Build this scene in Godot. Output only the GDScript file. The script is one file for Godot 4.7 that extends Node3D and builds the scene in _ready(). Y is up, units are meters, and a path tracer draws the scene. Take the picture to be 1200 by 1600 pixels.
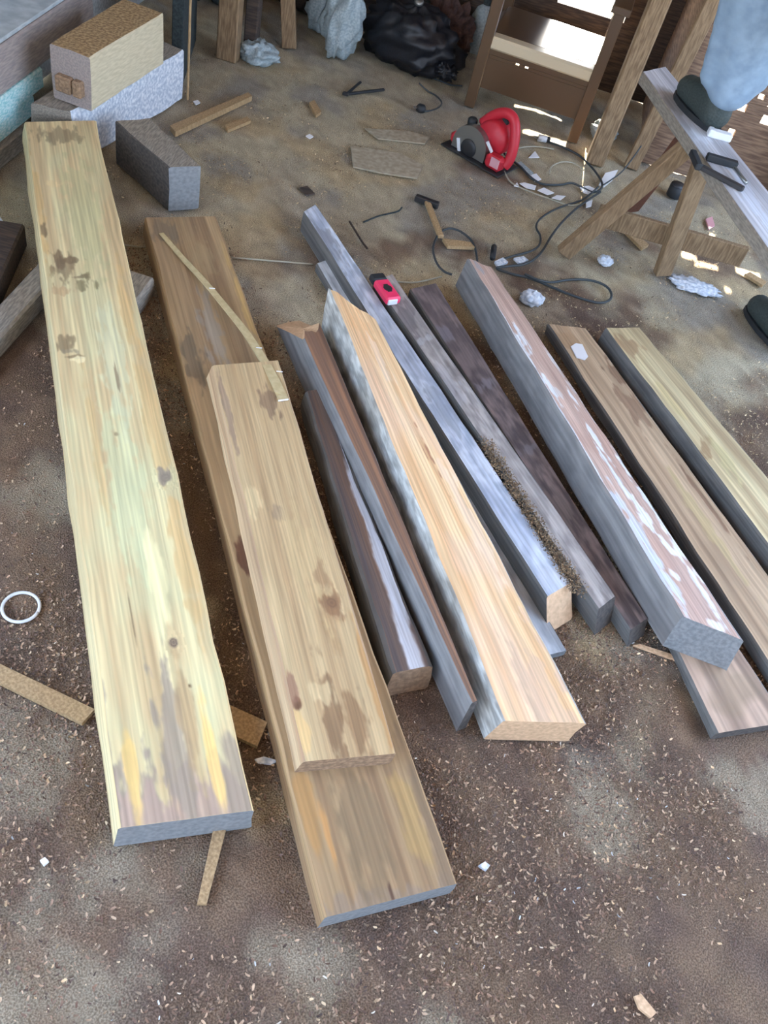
extends Node3D
# A carpenter's shed: sawn timbers laid out on a dirt floor strewn with shavings.

const F := 1350.0                       # focal length in photo pixels (1200 x 1600)
const NADIR := Vector2(-360.0, 1150.0)  # where plumb lines meet, from the middle of the photo
const EYE := 1.6                        # camera height in metres
var ax_r: Vector3
var ax_d: Vector3
var ax_f: Vector3
var M := {}
var taken := {}
var rng := RandomNumberGenerator.new()


# ---------------------------------------------------------------- helpers
func px(u: float, v: float, y := 0.0) -> Vector3:   # the point at height y that shows at pixel (u, v)
	var c := Vector3(u - 600.0, v - 800.0, F)
	var t := (EYE - y) / c.dot(ax_d)
	return Vector3(c.dot(ax_r) * t, y, -c.dot(ax_f) * t)


func numbered(called: String) -> String:
	if not taken.has(called):
		taken[called] = 0
		return called
	taken[called] += 1
	return "%s_%03d" % [called, taken[called]]


func tag(o: Node, label: String, category: String, group := "", kind := "") -> Node:
	o.set_meta("label", label)
	o.set_meta("category", category)
	if group != "":
		o.set_meta("group", group)
	if kind != "":
		o.set_meta("kind", kind)
	return o


func thing(called: String, label: String, category: String, at := Vector3.ZERO, turn := 0.0, group := "") -> Node3D:
	var o := Node3D.new()
	o.name = numbered(called)
	add_child(o)
	o.position = at
	o.rotation.y = turn
	tag(o, label, category, group)
	return o


func struct(called: String, label: String, category: String, at := Vector3.ZERO) -> Node3D:
	var o := thing(called, label, category, at)
	o.set_meta("kind", "structure")
	return o


func part(called: String, st, material: Material, parent: Node, at := Vector3.ZERO) -> MeshInstance3D:
	var o := MeshInstance3D.new()
	o.name = called
	o.mesh = st.commit() if st is SurfaceTool else st
	o.material_override = material
	o.position = at
	parent.add_child(o, true)
	return o


func solo(called: String, st, material: Material, label: String, category: String, at := Vector3.ZERO, group := "") -> MeshInstance3D:
	var o := MeshInstance3D.new()
	o.name = numbered(called)
	o.mesh = st.commit() if st is SurfaceTool else st
	o.material_override = material
	o.position = at
	add_child(o)
	tag(o, label, category, group)
	return o


func begin() -> SurfaceTool:
	var st := SurfaceTool.new()
	st.begin(Mesh.PRIMITIVE_TRIANGLES)
	return st


func done(st: SurfaceTool) -> SurfaceTool:
	st.generate_normals()
	return st


func tri(st: SurfaceTool, a: Vector3, b: Vector3, c: Vector3, ua := Vector2.ZERO, ub := Vector2.ZERO, uc := Vector2.ZERO) -> void:
	st.set_uv(ua)
	st.add_vertex(a)
	st.set_uv(ub)
	st.add_vertex(b)
	st.set_uv(uc)
	st.add_vertex(c)


func quad(st: SurfaceTool, a: Vector3, b: Vector3, c: Vector3, d: Vector3) -> void:
	var w := a.distance_to(b)
	var h := a.distance_to(d)
	tri(st, a, b, c, Vector2(0, 0), Vector2(w, 0), Vector2(w, h))
	tri(st, a, c, d, Vector2(0, 0), Vector2(w, h), Vector2(0, h))


# a box with chamfered edges, flat shaded; size along the axes of t
func cbox(st: SurfaceTool, t: Transform3D, size: Vector3, c := 0.004) -> void:
	st.set_smooth_group(-1)
	var h := size * 0.5
	c = minf(c, minf(h.x, minf(h.y, h.z)) * 0.6)
	for axis in 3:
		var i := (axis + 1) % 3
		var j := (axis + 2) % 3
		for s in [-1.0, 1.0]:
			var p := []
			for k in [[-1, -1], [1, -1], [1, 1], [-1, 1]]:
				var v := Vector3.ZERO
				v[axis] = h[axis] * s
				v[i] = (h[i] - c) * k[0]
				v[j] = (h[j] - c) * k[1]
				p.append(t * v)
			if s > 0:
				quad(st, p[3], p[2], p[1], p[0])
			else:
				quad(st, p[0], p[1], p[2], p[3])
	for axis in 3:                                  # edges along axis
		var i := (axis + 1) % 3
		var j := (axis + 2) % 3
		for a in [-1.0, 1.0]:
			for b in [-1.0, 1.0]:
				var q := []
				for k in [[-1, 0], [1, 0], [1, 1], [-1, 1]]:
					var v := Vector3.ZERO
					v[axis] = (h[axis] - c) * k[0]
					v[i] = (h[i] if k[1] == 0 else h[i] - c) * a
					v[j] = (h[j] - c if k[1] == 0 else h[j]) * b
					q.append(t * v)
				if a * b > 0:
					quad(st, q[3], q[2], q[1], q[0])
				else:
					quad(st, q[0], q[1], q[2], q[3])
	for sx in [-1.0, 1.0]:
		for sy in [-1.0, 1.0]:
			for sz in [-1.0, 1.0]:
				var g := Vector3(sx, sy, sz)
				var a := t * (g * Vector3(h.x, h.y - c, h.z - c))
				var b := t * (g * Vector3(h.x - c, h.y, h.z - c))
				var d := t * (g * Vector3(h.x - c, h.y - c, h.z))
				if sx * sy * sz > 0:
					tri(st, a, d, b)
				else:
					tri(st, a, b, d)


func box(size: Vector3, at := Vector3.ZERO, c := 0.004, basis := Basis()) -> SurfaceTool:
	var st := begin()
	cbox(st, Transform3D(basis, at), size, c)
	return done(st)


# a bar from a to b with a rectangular section, w wide and h high (w is level)
func bar(st: SurfaceTool, a: Vector3, b: Vector3, w: float, h: float, side := Vector3.ZERO, c := 0.003) -> void:
	var d := (b - a).normalized()
	var s := side
	if s == Vector3.ZERO:
		s = d.cross(Vector3.UP)
		if s.length() < 0.05:
			s = Vector3.RIGHT
	s = (s - d * s.dot(d)).normalized()
	var up := s.cross(d).normalized()
	cbox(st, Transform3D(Basis(s, up, -d), (a + b) * 0.5), Vector3(w, h, a.distance_to(b)), c)


func smooth_path(p: PackedVector3Array, n := 5) -> PackedVector3Array:
	var o := PackedVector3Array()
	for i in p.size() - 1:
		var a := p[maxi(i - 1, 0)]
		var d := p[mini(i + 2, p.size() - 1)]
		for k in n:
			o.append(p[i].cubic_interpolate(p[i + 1], a, d, float(k) / n))
	o.append(p[p.size() - 1])
	return o


func tube(st: SurfaceTool, p: PackedVector3Array, r: float, n := 7, r_end := -1.0) -> void:
	st.set_smooth_group(1)
	var rings := []
	var up := Vector3(0.013, 1, 0.021).normalized()
	for i in p.size():
		var d := (p[mini(i + 1, p.size() - 1)] - p[maxi(i - 1, 0)]).normalized()
		var s := d.cross(up)
		if s.length() < 0.1:
			s = d.cross(Vector3.RIGHT)
		s = s.normalized()
		var t := s.cross(d)
		var rr := r if r_end < 0 else lerpf(r, r_end, float(i) / (p.size() - 1))
		var ring := []
		for k in n:
			var a := TAU * k / n
			ring.append(p[i] + (s * cos(a) + t * sin(a)) * rr)
		rings.append(ring)
	for i in rings.size() - 1:
		for k in n:
			var l := (k + 1) % n
			quad(st, rings[i][k], rings[i][l], rings[i + 1][l], rings[i + 1][k])
	for e in [0, rings.size() - 1]:
		for k in range(1, n - 1):
			if e == 0:
				tri(st, rings[e][0], rings[e][k + 1], rings[e][k])
			else:
				tri(st, rings[e][0], rings[e][k], rings[e][k + 1])


# profile of (radius, height) turned round the y axis of t
func lathe(st: SurfaceTool, t: Transform3D, profile: Array, n := 20) -> void:
	st.set_smooth_group(1)
	for i in profile.size() - 1:
		for k in n:
			var a := TAU * k / n
			var b := TAU * (k + 1) / n
			var p: Vector2 = profile[i]
			var q: Vector2 = profile[i + 1]
			quad(st, t * Vector3(cos(a) * p.x, p.y, sin(a) * p.x), t * Vector3(cos(b) * p.x, p.y, sin(b) * p.x), t * Vector3(cos(b) * q.x, q.y, sin(b) * q.x), t * Vector3(cos(a) * q.x, q.y, sin(a) * q.x))


# flat outline (x, z) given thickness h, lying on y = 0
func slab(st: SurfaceTool, outline: PackedVector2Array, h: float, t := Transform3D()) -> void:
	st.set_smooth_group(-1)
	var idx := Geometry2D.triangulate_polygon(outline)
	for i in range(0, idx.size(), 3):
		var a := outline[idx[i]]
		var b := outline[idx[i + 1]]
		var c := outline[idx[i + 2]]
		if (b - a).cross(c - a) < 0:
			var s := b
			b = c
			c = s
		tri(st, t * Vector3(a.x, h, a.y), t * Vector3(b.x, h, b.y), t * Vector3(c.x, h, c.y))
		tri(st, t * Vector3(a.x, 0, a.y), t * Vector3(c.x, 0, c.y), t * Vector3(b.x, 0, b.y))
	for i in outline.size():
		var a := outline[i]
		var b := outline[(i + 1) % outline.size()]
		quad(st, t * Vector3(a.x, h, a.y), t * Vector3(b.x, h, b.y), t * Vector3(b.x, 0, b.y), t * Vector3(a.x, 0, a.y))


# ---------------------------------------------------------------- materials
func mat(called: String, c: Color, rough := 0.8, metal := 0.0, spec := 0.5) -> StandardMaterial3D:
	var m := StandardMaterial3D.new()
	m.resource_name = called
	m.albedo_color = c
	m.roughness = rough
	m.metallic = metal
	m.metallic_specular = spec
	M[called] = m
	return m


func noise_bytes(w: int, h: int, freq: float, sd: int, octaves := 3, to_w := 0, to_h := 0) -> PackedByteArray:
	var n := FastNoiseLite.new()
	n.seed = sd
	n.noise_type = FastNoiseLite.TYPE_SIMPLEX_SMOOTH
	n.frequency = freq
	n.fractal_octaves = octaves
	var im := n.get_image(maxi(w, 2), maxi(h, 2))
	im.convert(Image.FORMAT_L8)
	if to_w > 0:
		im.resize(to_w, to_h, Image.INTERPOLATE_CUBIC)
	return im.get_data()


# wood seen along the grain. spots: [u, v, half width m, half length m, colour, strength, raggedness 0..1]; knots: [u, v, radius m]
func wood(wide: float, long: float, light: Color, dark: Color, sd: int, o := {}) -> ImageTexture:
	var mm: float = o.get("mm", 0.0026)
	var w := clampi(int(wide / mm), 24, 120)
	var l := clampi(int(long / mm), 48, 900)
	var streak := noise_bytes(w, maxi(l / 90, 4), o.get("streak_freq", 0.06), sd, 4, w, l)
	var fine := noise_bytes(w, maxi(l / 40, 4), 0.33, sd + 7, 2, w, l)
	var blot := noise_bytes(maxi(w / 3, 8), maxi(l / 8, 8), 0.05, sd + 13, 3, w, l)
	var rag := noise_bytes(w, maxi(l / 3, 8), 0.08, sd + 29, 4, w, l)
	var contrast: float = o.get("contrast", 1.0)
	var mottle: float = o.get("mottle", 0.0)
	var finec: float = o.get("fine", 0.11)
	var third: Color = o.get("third", light.lerp(dark, 0.5))
	var third_amount: float = o.get("third_amount", 0.5)
	var push := PackedFloat32Array()
	push.resize(w * l)
	for k in o.get("knots", []):
		var kx: float = k[0] * w
		var ky: float = k[1] * l
		var kr: float = k[2] / wide * w
		for y in range(maxi(0, int(ky - kr * 7)), mini(l, int(ky + kr * 7))):
			for x in w:
				var dx := (x - kx) / kr
				var dy := (y - ky) / (kr * 2.2)
				push[y * w + x] += signf(dx) * kr * exp(-(dx * dx * 0.35 + dy * dy)) * 0.9
	var cr := PackedFloat32Array()
	var cg := PackedFloat32Array()
	var cb := PackedFloat32Array()
	cr.resize(w * l)
	cg.resize(w * l)
	cb.resize(w * l)
	for y in l:
		for x in w:
			var i := y * w + x
			var sx := clampi(x - int(push[i]), 0, w - 1)
			var s := clampf((streak[y * w + sx] / 255.0 - 0.5) * 1.5 * contrast + 0.4, 0.0, 1.0)
			s = lerpf(s, clampf((rag[i] / 255.0 - 0.5) * 2.2 + 0.45, 0.0, 1.0), mottle)
			var b := clampf((blot[i] / 255.0 - 0.45) * 3.0, 0.0, 1.0) * third_amount
			var f := 1.0 + (fine[y * w + sx] / 255.0 - 0.5) * 2.0 * finec
			cr[i] = lerpf(lerpf(light.r, dark.r, s), third.r, b) * f
			cg[i] = lerpf(lerpf(light.g, dark.g, s), third.g, b) * f
			cb[i] = lerpf(lerpf(light.b, dark.b, s), third.b, b) * f
	for k in o.get("spots", []):
		var kx: float = k[0] * w
		var ky: float = k[1] * l
		var rx: float = k[2] / wide * w
		var ry: float = k[3] / long * l
		var c: Color = k[4]
		var ragged: float = k[6]
		for y in range(maxi(0, int(ky - ry * 1.7)), mini(l, int(ky + ry * 1.7))):
			for x in range(maxi(0, int(kx - rx * 1.7)), mini(w, int(kx + rx * 1.7))):
				var i := y * w + x
				var d := Vector2((x - kx) / rx, (y - ky) / ry).length() + (rag[i] / 255.0 - 0.5) * 2.4 * ragged + (streak[i] / 255.0 - 0.5) * ragged
				var a: float = smoothstep(0.0, 1.0, (1.0 - d) * 2.3) * k[5]
				var f := 1.0 + (fine[i] / 255.0 - 0.5) * 2.0 * finec
				cr[i] = lerpf(cr[i], c.r * f, a)
				cg[i] = lerpf(cg[i], c.g * f, a)
				cb[i] = lerpf(cb[i], c.b * f, a)
	for k in o.get("knots", []):
		var kx: float = k[0] * w
		var ky: float = k[1] * l
		var rx: float = k[2] / wide * w
		var ry: float = k[2] * 1.25 / long * l
		var kc: Color = k[3] if k.size() > 3 else dark.lerp(Color(0.2, 0.13, 0.08), 0.6)
		for y in range(maxi(0, int(ky - ry * 1.4)), mini(l, int(ky + ry * 1.4))):
			for x in range(maxi(0, int(kx - rx * 1.4)), mini(w, int(kx + rx * 1.4))):
				var i := y * w + x
				var d := Vector2((x - kx) / rx, (y - ky) / ry).length() + (rag[i] / 255.0 - 0.5) * 0.5
				var a := clampf((1.0 - d) * 2.5, 0.0, 1.0) * (0.75 + 0.25 * sin(d * 14.0))
				cr[i] = lerpf(cr[i], kc.r, a)
				cg[i] = lerpf(cg[i], kc.g, a)
				cb[i] = lerpf(cb[i], kc.b, a)
	var data := PackedByteArray()
	data.resize(w * l * 3)
	for i in w * l:
		data[i * 3] = clampi(int(cr[i] * 255.0), 0, 255)
		data[i * 3 + 1] = clampi(int(cg[i] * 255.0), 0, 255)
		data[i * 3 + 2] = clampi(int(cb[i] * 255.0), 0, 255)
	return ImageTexture.create_from_image(Image.create_from_data(w, l, false, Image.FORMAT_RGB8, data))


func wood_mat(called: String, t: Texture2D, rough := 0.6, spec := 0.5) -> StandardMaterial3D:
	var m := mat(called, Color.WHITE, rough, 0.0, spec)
	m.albedo_texture = t
	m.heightmap_enabled = true
	m.heightmap_texture = t
	m.heightmap_scale = 0.12
	return m


# a material whose grain comes from noise, wrapped on three planes
func grainy(called: String, a: Color, b: Color, size: float, sd: int, rough := 0.85, stretch := Vector3.ONE, relief := 0.0) -> StandardMaterial3D:
	var n := FastNoiseLite.new()
	n.seed = sd
	n.noise_type = FastNoiseLite.TYPE_SIMPLEX_SMOOTH
	n.frequency = 0.035
	n.fractal_octaves = 5
	var g := Gradient.new()
	g.set_color(0, a)
	g.set_color(1, b)
	g.set_offset(0, 0.2)
	g.set_offset(1, 0.8)
	var t := NoiseTexture2D.new()
	t.width = 256
	t.height = 256
	t.seamless = true
	t.noise = n
	t.color_ramp = g
	var m := mat(called, Color.WHITE, rough)
	m.albedo_texture = t
	m.uv1_triplanar = true
	m.uv1_scale = stretch / size
	if relief > 0.0:
		m.heightmap_enabled = true
		m.heightmap_texture = t
		m.heightmap_scale = relief
	return m


# ---------------------------------------------------------------- timbers
# where pixel (u, v) falls on a top face c = [far left, far right, near right, near left], as (across, along) 0..1
func on_top(c: Array, u: float, v: float) -> Vector2:
	var a: Vector3 = (c[0] + c[1]) * 0.5
	var b: Vector3 = (c[2] + c[3]) * 0.5
	var s := 0.5
	var p := Vector3.ZERO
	for k in 4:
		p = px(u, v, lerpf(a.y, b.y, s))
		var d := Vector2(b.x - a.x, b.z - a.z)
		s = Vector2(p.x - a.x, p.z - a.z).dot(d) / d.length_squared()
	var l: Vector3 = c[0].lerp(c[3], s)
	var r: Vector3 = c[1].lerp(c[2], s)
	var e := Vector2(r.x - l.x, r.z - l.z)
	return Vector2(Vector2(p.x - l.x, p.z - l.z).dot(e) / e.length_squared(), s)


func corners(p: Array, h_far: float, h_near: float) -> Array:
	return [px(p[0][0], p[0][1], h_far), px(p[1][0], p[1][1], h_far), px(p[2][0], p[2][1], h_near), px(p[3][0], p[3][1], h_near)]


func spots_px(c: Array, list: Array) -> Array:      # [px u, px v, half width m, half length m, colour, strength, raggedness]
	var o := []
	for s in list:
		var q := on_top(c, s[0], s[1])
		o.append([q.x, q.y] + s.slice(2))
	return o


# a sawn timber with top face c, thickness t_far .. t_near, slightly uneven edges. One mesh with three materials: top, sides, ends
func timber(called: String, c: Array, t_far: float, t_near: float, mats: Array, label: String, category: String, o := {}) -> MeshInstance3D:
	var n: int = o.get("sections", 26)
	var wob: float = o.get("wobble", 0.0015)
	var fl: float = o.get("flare_l", 0.0)
	var fr: float = o.get("flare_r", 0.0)
	var noise := FastNoiseLite.new()
	noise.seed = o.get("seed", 1)
	noise.frequency = 1.0
	var base: Vector3 = (c[0] + c[1] + c[2] + c[3]) * 0.25
	base.y = minf(c[0].y - t_far, c[2].y - t_near)
	var axis: Vector3 = ((c[2] + c[3]) - (c[0] + c[1])).normalized()
	var wide: float = c[0].distance_to(c[1])
	var long: float = ((c[0] + c[1]) * 0.5).distance_to((c[2] + c[3]) * 0.5)
	var ch: float = o.get("chamfer", 0.004)
	var ca := ch / wide
	var ring := []
	for k in 7:
		ring.append(Vector2(lerpf(ca, 1.0 - ca, k / 6.0), 0.0))
	var cb := ch / maxf(t_far, t_near)
	ring.append_array([Vector2(1, cb), Vector2(1, 0.5), Vector2(1, 1.0 - cb), Vector2(1.0 - ca, 1), Vector2(0.5, 1), Vector2(ca, 1), Vector2(0, 1.0 - cb), Vector2(0, 0.5), Vector2(0, cb)])
	var m := ring.size()
	var rows := []
	for i in n + 1:
		var s := float(i) / n
		var l: Vector3 = c[0].lerp(c[3], s)
		var r: Vector3 = c[1].lerp(c[2], s)
		var across := (r - l).normalized()
		var t := lerpf(t_far, t_near, s)
		var row := PackedVector3Array()
		for k in m:
			var q: Vector2 = ring[k]
			var p := l.lerp(r, q.x) - Vector3.UP * (t * q.y) + across * (fr * q.y * q.x - fl * q.y * (1.0 - q.x))
			p += across * noise.get_noise_3d(s * long * 5.0, q.x * 3.0, q.y * 2.0) * wob * (2.0 if q.x < 0.1 or q.x > 0.9 else 0.5)
			if q.y < 0.3:
				p.y += noise.get_noise_3d(s * long * 4.0 + 40.0, q.x * 1.5, 5.0) * wob
			if i == 0:
				p -= axis * (o.get("ext_far", 0.0) * q.y + (noise.get_noise_3d(q.x * 9.0, q.y * 5.0, 9.0) + 0.4 * noise.get_noise_3d(q.x * 25.0, q.y * 9.0, 3.0)) * o.get("jag_far", 0.001))
			if i == n:
				p += axis * (o.get("ext_near", 0.0) * q.y + noise.get_noise_3d(q.x * 9.0, q.y * 5.0, 19.0) * o.get("jag_near", 0.001))
			row.append(p - base)
		rows.append(row)
	var st := [begin(), begin(), begin(), begin()]
	for i in n:
		for k in m:
			var k2 := (k + 1) % m
			var which := 0 if k < 6 else 1
			var g := 1
			if k >= 6:
				g = 2 if k in [7, 8] else 3 if k in [10, 11] else 4 if k in [13, 14] else 5 + k
			st[which].set_smooth_group(g)
			var ua: float = ring[k].x
			var ub: float = ring[k2].x
			if k >= 6:
				ua = ring[k].y
				ub = ring[k2].y
			var v0 := float(i) / n
			var v1 := float(i + 1) / n
			tri(st[which], rows[i][k], rows[i][k2], rows[i + 1][k2], Vector2(ua, v0), Vector2(ub, v0), Vector2(ub, v1))
			tri(st[which], rows[i][k], rows[i + 1][k2], rows[i + 1][k], Vector2(ua, v0), Vector2(ub, v1), Vector2(ua, v1))
	for e in [0, n]:
		var mid := Vector3.ZERO
		for k in m:
			mid += rows[e][k] / m
		var cap: SurfaceTool = st[2] if e == 0 else st[3]
		cap.set_smooth_group(-1 if o.get("jag_far", 0.0) > 0.01 else 30 + e)
		for k in m:
			var k2 := (k + 1) % m
			var uk: Vector2 = ring[k]
			var uk2: Vector2 = ring[k2]
			if e == 0:
				tri(cap, mid, rows[e][k2], rows[e][k], Vector2(0.5, 0.5), uk2, uk)
			else:
				tri(cap, mid, rows[e][k], rows[e][k2], Vector2(0.5, 0.5), uk, uk2)
	var mesh := ArrayMesh.new()
	for k in 4:
		st[k].generate_normals()
		mesh = st[k].commit(mesh)
		mesh.surface_set_material(k, mats[mini(k, mats.size() - 1)])
	var ob := MeshInstance3D.new()
	ob.name = numbered(called)
	ob.mesh = mesh
	ob.position = base
	add_child(ob)
	tag(ob, label, category, o.get("group", ""))
	return ob


# ---------------------------------------------------------------- the place
func c8(r: int, g: int, b: int) -> Color:
	return Color(r / 255.0, g / 255.0, b / 255.0)


func _ready() -> void:
	rng.seed = 7
	# camera
	ax_d = Vector3(NADIR.x, NADIR.y, F).normalized()
	ax_f = (Vector3(0, 0, 1) - ax_d * ax_d.z).normalized()
	ax_r = ax_d.cross(ax_f)
	var cam := Camera3D.new()
	cam.name = "camera"
	add_child(cam)
	var right := Vector3(ax_r.x, -ax_d.x, -ax_f.x)
	var up := -Vector3(ax_r.y, -ax_d.y, -ax_f.y)
	var back := -Vector3(ax_r.z, -ax_d.z, -ax_f.z)
	cam.transform = Transform3D(Basis(right, up, back), Vector3(0, EYE, 0))
	cam.fov = rad_to_deg(2.0 * atan(800.0 / F))
	cam.current = true
	# sky and exposure
	var env := Environment.new()
	var sky := Sky.new()
	var sm := ProceduralSkyMaterial.new()
	sm.sky_top_color = c8(176, 202, 236)
	sm.sky_horizon_color = c8(226, 233, 241)
	sm.ground_bottom_color = c8(120, 110, 95)
	sm.ground_horizon_color = c8(190, 185, 175)
	sm.energy_multiplier = 3.0
	sky.sky_material = sm
	env.background_mode = Environment.BG_SKY
	env.sky = sky
	env.tonemap_mode = Environment.TONE_MAPPER_LINEAR
	env.tonemap_exposure = 3.1
	env.sdfgi_enabled = true
	env.ssao_enabled = true
	env.ssil_enabled = true
	var we := WorldEnvironment.new()
	we.name = "environment"
	we.environment = env
	add_child(we)
	# the sun stands low behind the back wall
	var sun := DirectionalLight3D.new()
	sun.name = "sun"
	sun.light_color = c8(255, 240, 214)
	sun.light_energy = 9.0
	sun.light_angular_distance = 0.8
	sun.shadow_enabled = true
	add_child(sun)
	sun.look_at_from_position(Vector3.ZERO, Vector3(0.03, -0.47, 1.0))
	materials()
	shell()
	big_timbers()
	left_corner()
	chair()
	sawhorse()
	person()
	back_junk()
	circular_saw()
	cords()
	small_things()
	shavings()


func materials() -> void:
	mat("rubber_black", c8(38, 42, 46), 0.6)
	mat("cable", c8(58, 66, 70), 0.55)
	mat("pale_wire", c8(168, 164, 146), 0.6)
	mat("white_plastic", c8(225, 230, 236), 0.35)
	mat("paper", c8(232, 234, 238), 0.8)
	mat("steel", c8(150, 152, 150), 0.38, 0.8)
	mat("dark_steel", c8(62, 62, 64), 0.5, 0.5)
	mat("red_plastic", c8(196, 42, 58), 0.45)
	mat("pink_plastic", c8(242, 62, 106), 0.4)
	mat("label_pink", c8(214, 160, 168), 0.5)
	mat("varnish", c8(92, 70, 50), 0.28)
	M.varnish.clearcoat_enabled = true
	M.varnish.clearcoat = 0.6
	M.varnish.clearcoat_roughness = 0.25
	mat("pale_varnish", c8(206, 190, 160), 0.3)
	grainy("dark_boards", c8(52, 46, 44), c8(84, 70, 60), 0.5, 3, 0.9, Vector3(0.5, 5.0, 5.0))
	grainy("brown_boards", c8(104, 82, 68), c8(146, 120, 98), 0.5, 5, 0.85, Vector3(0.5, 5.0, 5.0))
	grainy("grey_boards", c8(186, 194, 198), c8(220, 226, 228), 0.6, 8, 0.8, Vector3(4.0, 4.0, 0.5))
	grainy("post_wood", c8(112, 90, 66), c8(152, 128, 98), 0.4, 9, 0.8, Vector3(5.0, 0.6, 5.0))
	grainy("tan_wood", c8(150, 124, 90), c8(186, 158, 118), 0.35, 12, 0.75, Vector3(5.0, 1.0, 5.0))
	grainy("grey_wood", c8(120, 114, 106), c8(158, 150, 138), 0.35, 14, 0.8, Vector3(5.0, 5.0, 1.0))
	grainy("red_wood", c8(92, 56, 44), c8(120, 78, 60), 0.35, 15, 0.7, Vector3(5.0, 1.0, 5.0))
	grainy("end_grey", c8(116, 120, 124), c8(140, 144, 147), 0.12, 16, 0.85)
	grainy("end_brown", c8(120, 98, 78), c8(168, 140, 112), 0.12, 17, 0.8)
	grainy("end_peach", c8(196, 162, 128), c8(226, 192, 156), 0.12, 18, 0.75)
	grainy("end_dark", c8(64, 62, 62), c8(100, 94, 90), 0.12, 19, 0.85)
	grainy("sawdust_top", c8(126, 102, 72), c8(186, 158, 116), 0.12, 20, 0.95, Vector3.ONE, 0.3)
	grainy("whitewash", c8(168, 182, 200), c8(236, 240, 246), 0.16, 21, 0.7)
	grainy("turquoise", c8(140, 200, 204), c8(224, 238, 238), 0.12, 22, 0.6, Vector3(1.0, 1.6, 0.6))
	grainy("violet_brown", c8(140, 132, 132), c8(168, 156, 150), 0.3, 23, 0.8, Vector3(4, 4, 0.6))
	grainy("outer_ground", c8(190, 182, 166), c8(216, 208, 192), 0.8, 24, 0.95)
	grainy("denim", c8(126, 150, 174), c8(152, 176, 198), 0.5, 25, 0.9)
	grainy("shirt", c8(92, 96, 104), c8(124, 128, 134), 0.2, 26, 0.9)
	grainy("black_bag", c8(14, 16, 22), c8(30, 32, 40), 0.1, 27, 0.45)
	grainy("white_bag", c8(132, 148, 154), c8(176, 188, 192), 0.12, 28, 0.5)
	grainy("dark_cloth", c8(34, 44, 48), c8(62, 72, 74), 0.12, 29, 0.9)
	grainy("rust_cloth", c8(72, 52, 50), c8(98, 74, 66), 0.12, 30, 0.9)
	grainy("shoe", c8(42, 52, 52), c8(66, 76, 74), 0.08, 31, 0.7)
	grainy("pale_lath", c8(186, 168, 126), c8(202, 186, 144), 0.2, 33, 0.7)
	grainy("dusty_wood", c8(150, 140, 120), c8(176, 166, 146), 0.25, 34, 0.95)
	grainy("grey_sheet", c8(158, 168, 174), c8(184, 194, 198), 0.6, 35, 0.7)
	mat("skin", c8(122, 84, 62), 0.6)
	mat("hair", c8(24, 20, 18), 0.7)


func wall_boards(wall: Node3D, x0: float, x1: float, y0: float, y1: float, material: Material, open: Array, sd: int) -> void:
	# horizontal boards in the wall's own x-y plane; open = [x0, x1, y0, y1] rectangles left out. Rows break at each opening's edges
	var cuts := []
	var y := y0
	while y < y1 - 0.02:
		cuts.append(y)
		y += 0.155
	cuts.append(y1)
	for o in open:
		for e in [o[2], o[3]]:
			var k := 0
			for i in cuts.size():
				if absf(cuts[i] - e) < absf(cuts[k] - e):
					k = i
			if absf(cuts[k] - e) < 0.05 and k > 0 and k < cuts.size() - 1 and not cuts[k] in open.map(func(q): return q[2]) and not cuts[k] in open.map(func(q): return q[3]):
				cuts[k] = e
			elif not e in cuts:
				cuts.append(e)
		cuts.sort()
	var r := RandomNumberGenerator.new()
	r.seed = sd
	for i in cuts.size() - 1:
		var a: float = cuts[i]
		var b: float = cuts[i + 1]
		var runs := [[x0, x1]]
		for o in open:
			if o[2] < b - 0.001 and o[3] > a + 0.001:
				var next := []
				for u in runs:
					if o[1] <= u[0] or o[0] >= u[1]:
						next.append(u)
						continue
					if o[0] > u[0] + 0.004:
						next.append([u[0], o[0]])
					if o[1] < u[1] - 0.004:
						next.append([o[1], u[1]])
				runs = next
		for u in runs:
			var d := 0.028 + r.randf() * 0.006
			part("plank", box(Vector3(u[1] - u[0], b - a + 0.001, d), Vector3((u[0] + u[1]) * 0.5, (a + b) * 0.5, 0), 0.002), material, wall)


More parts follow.
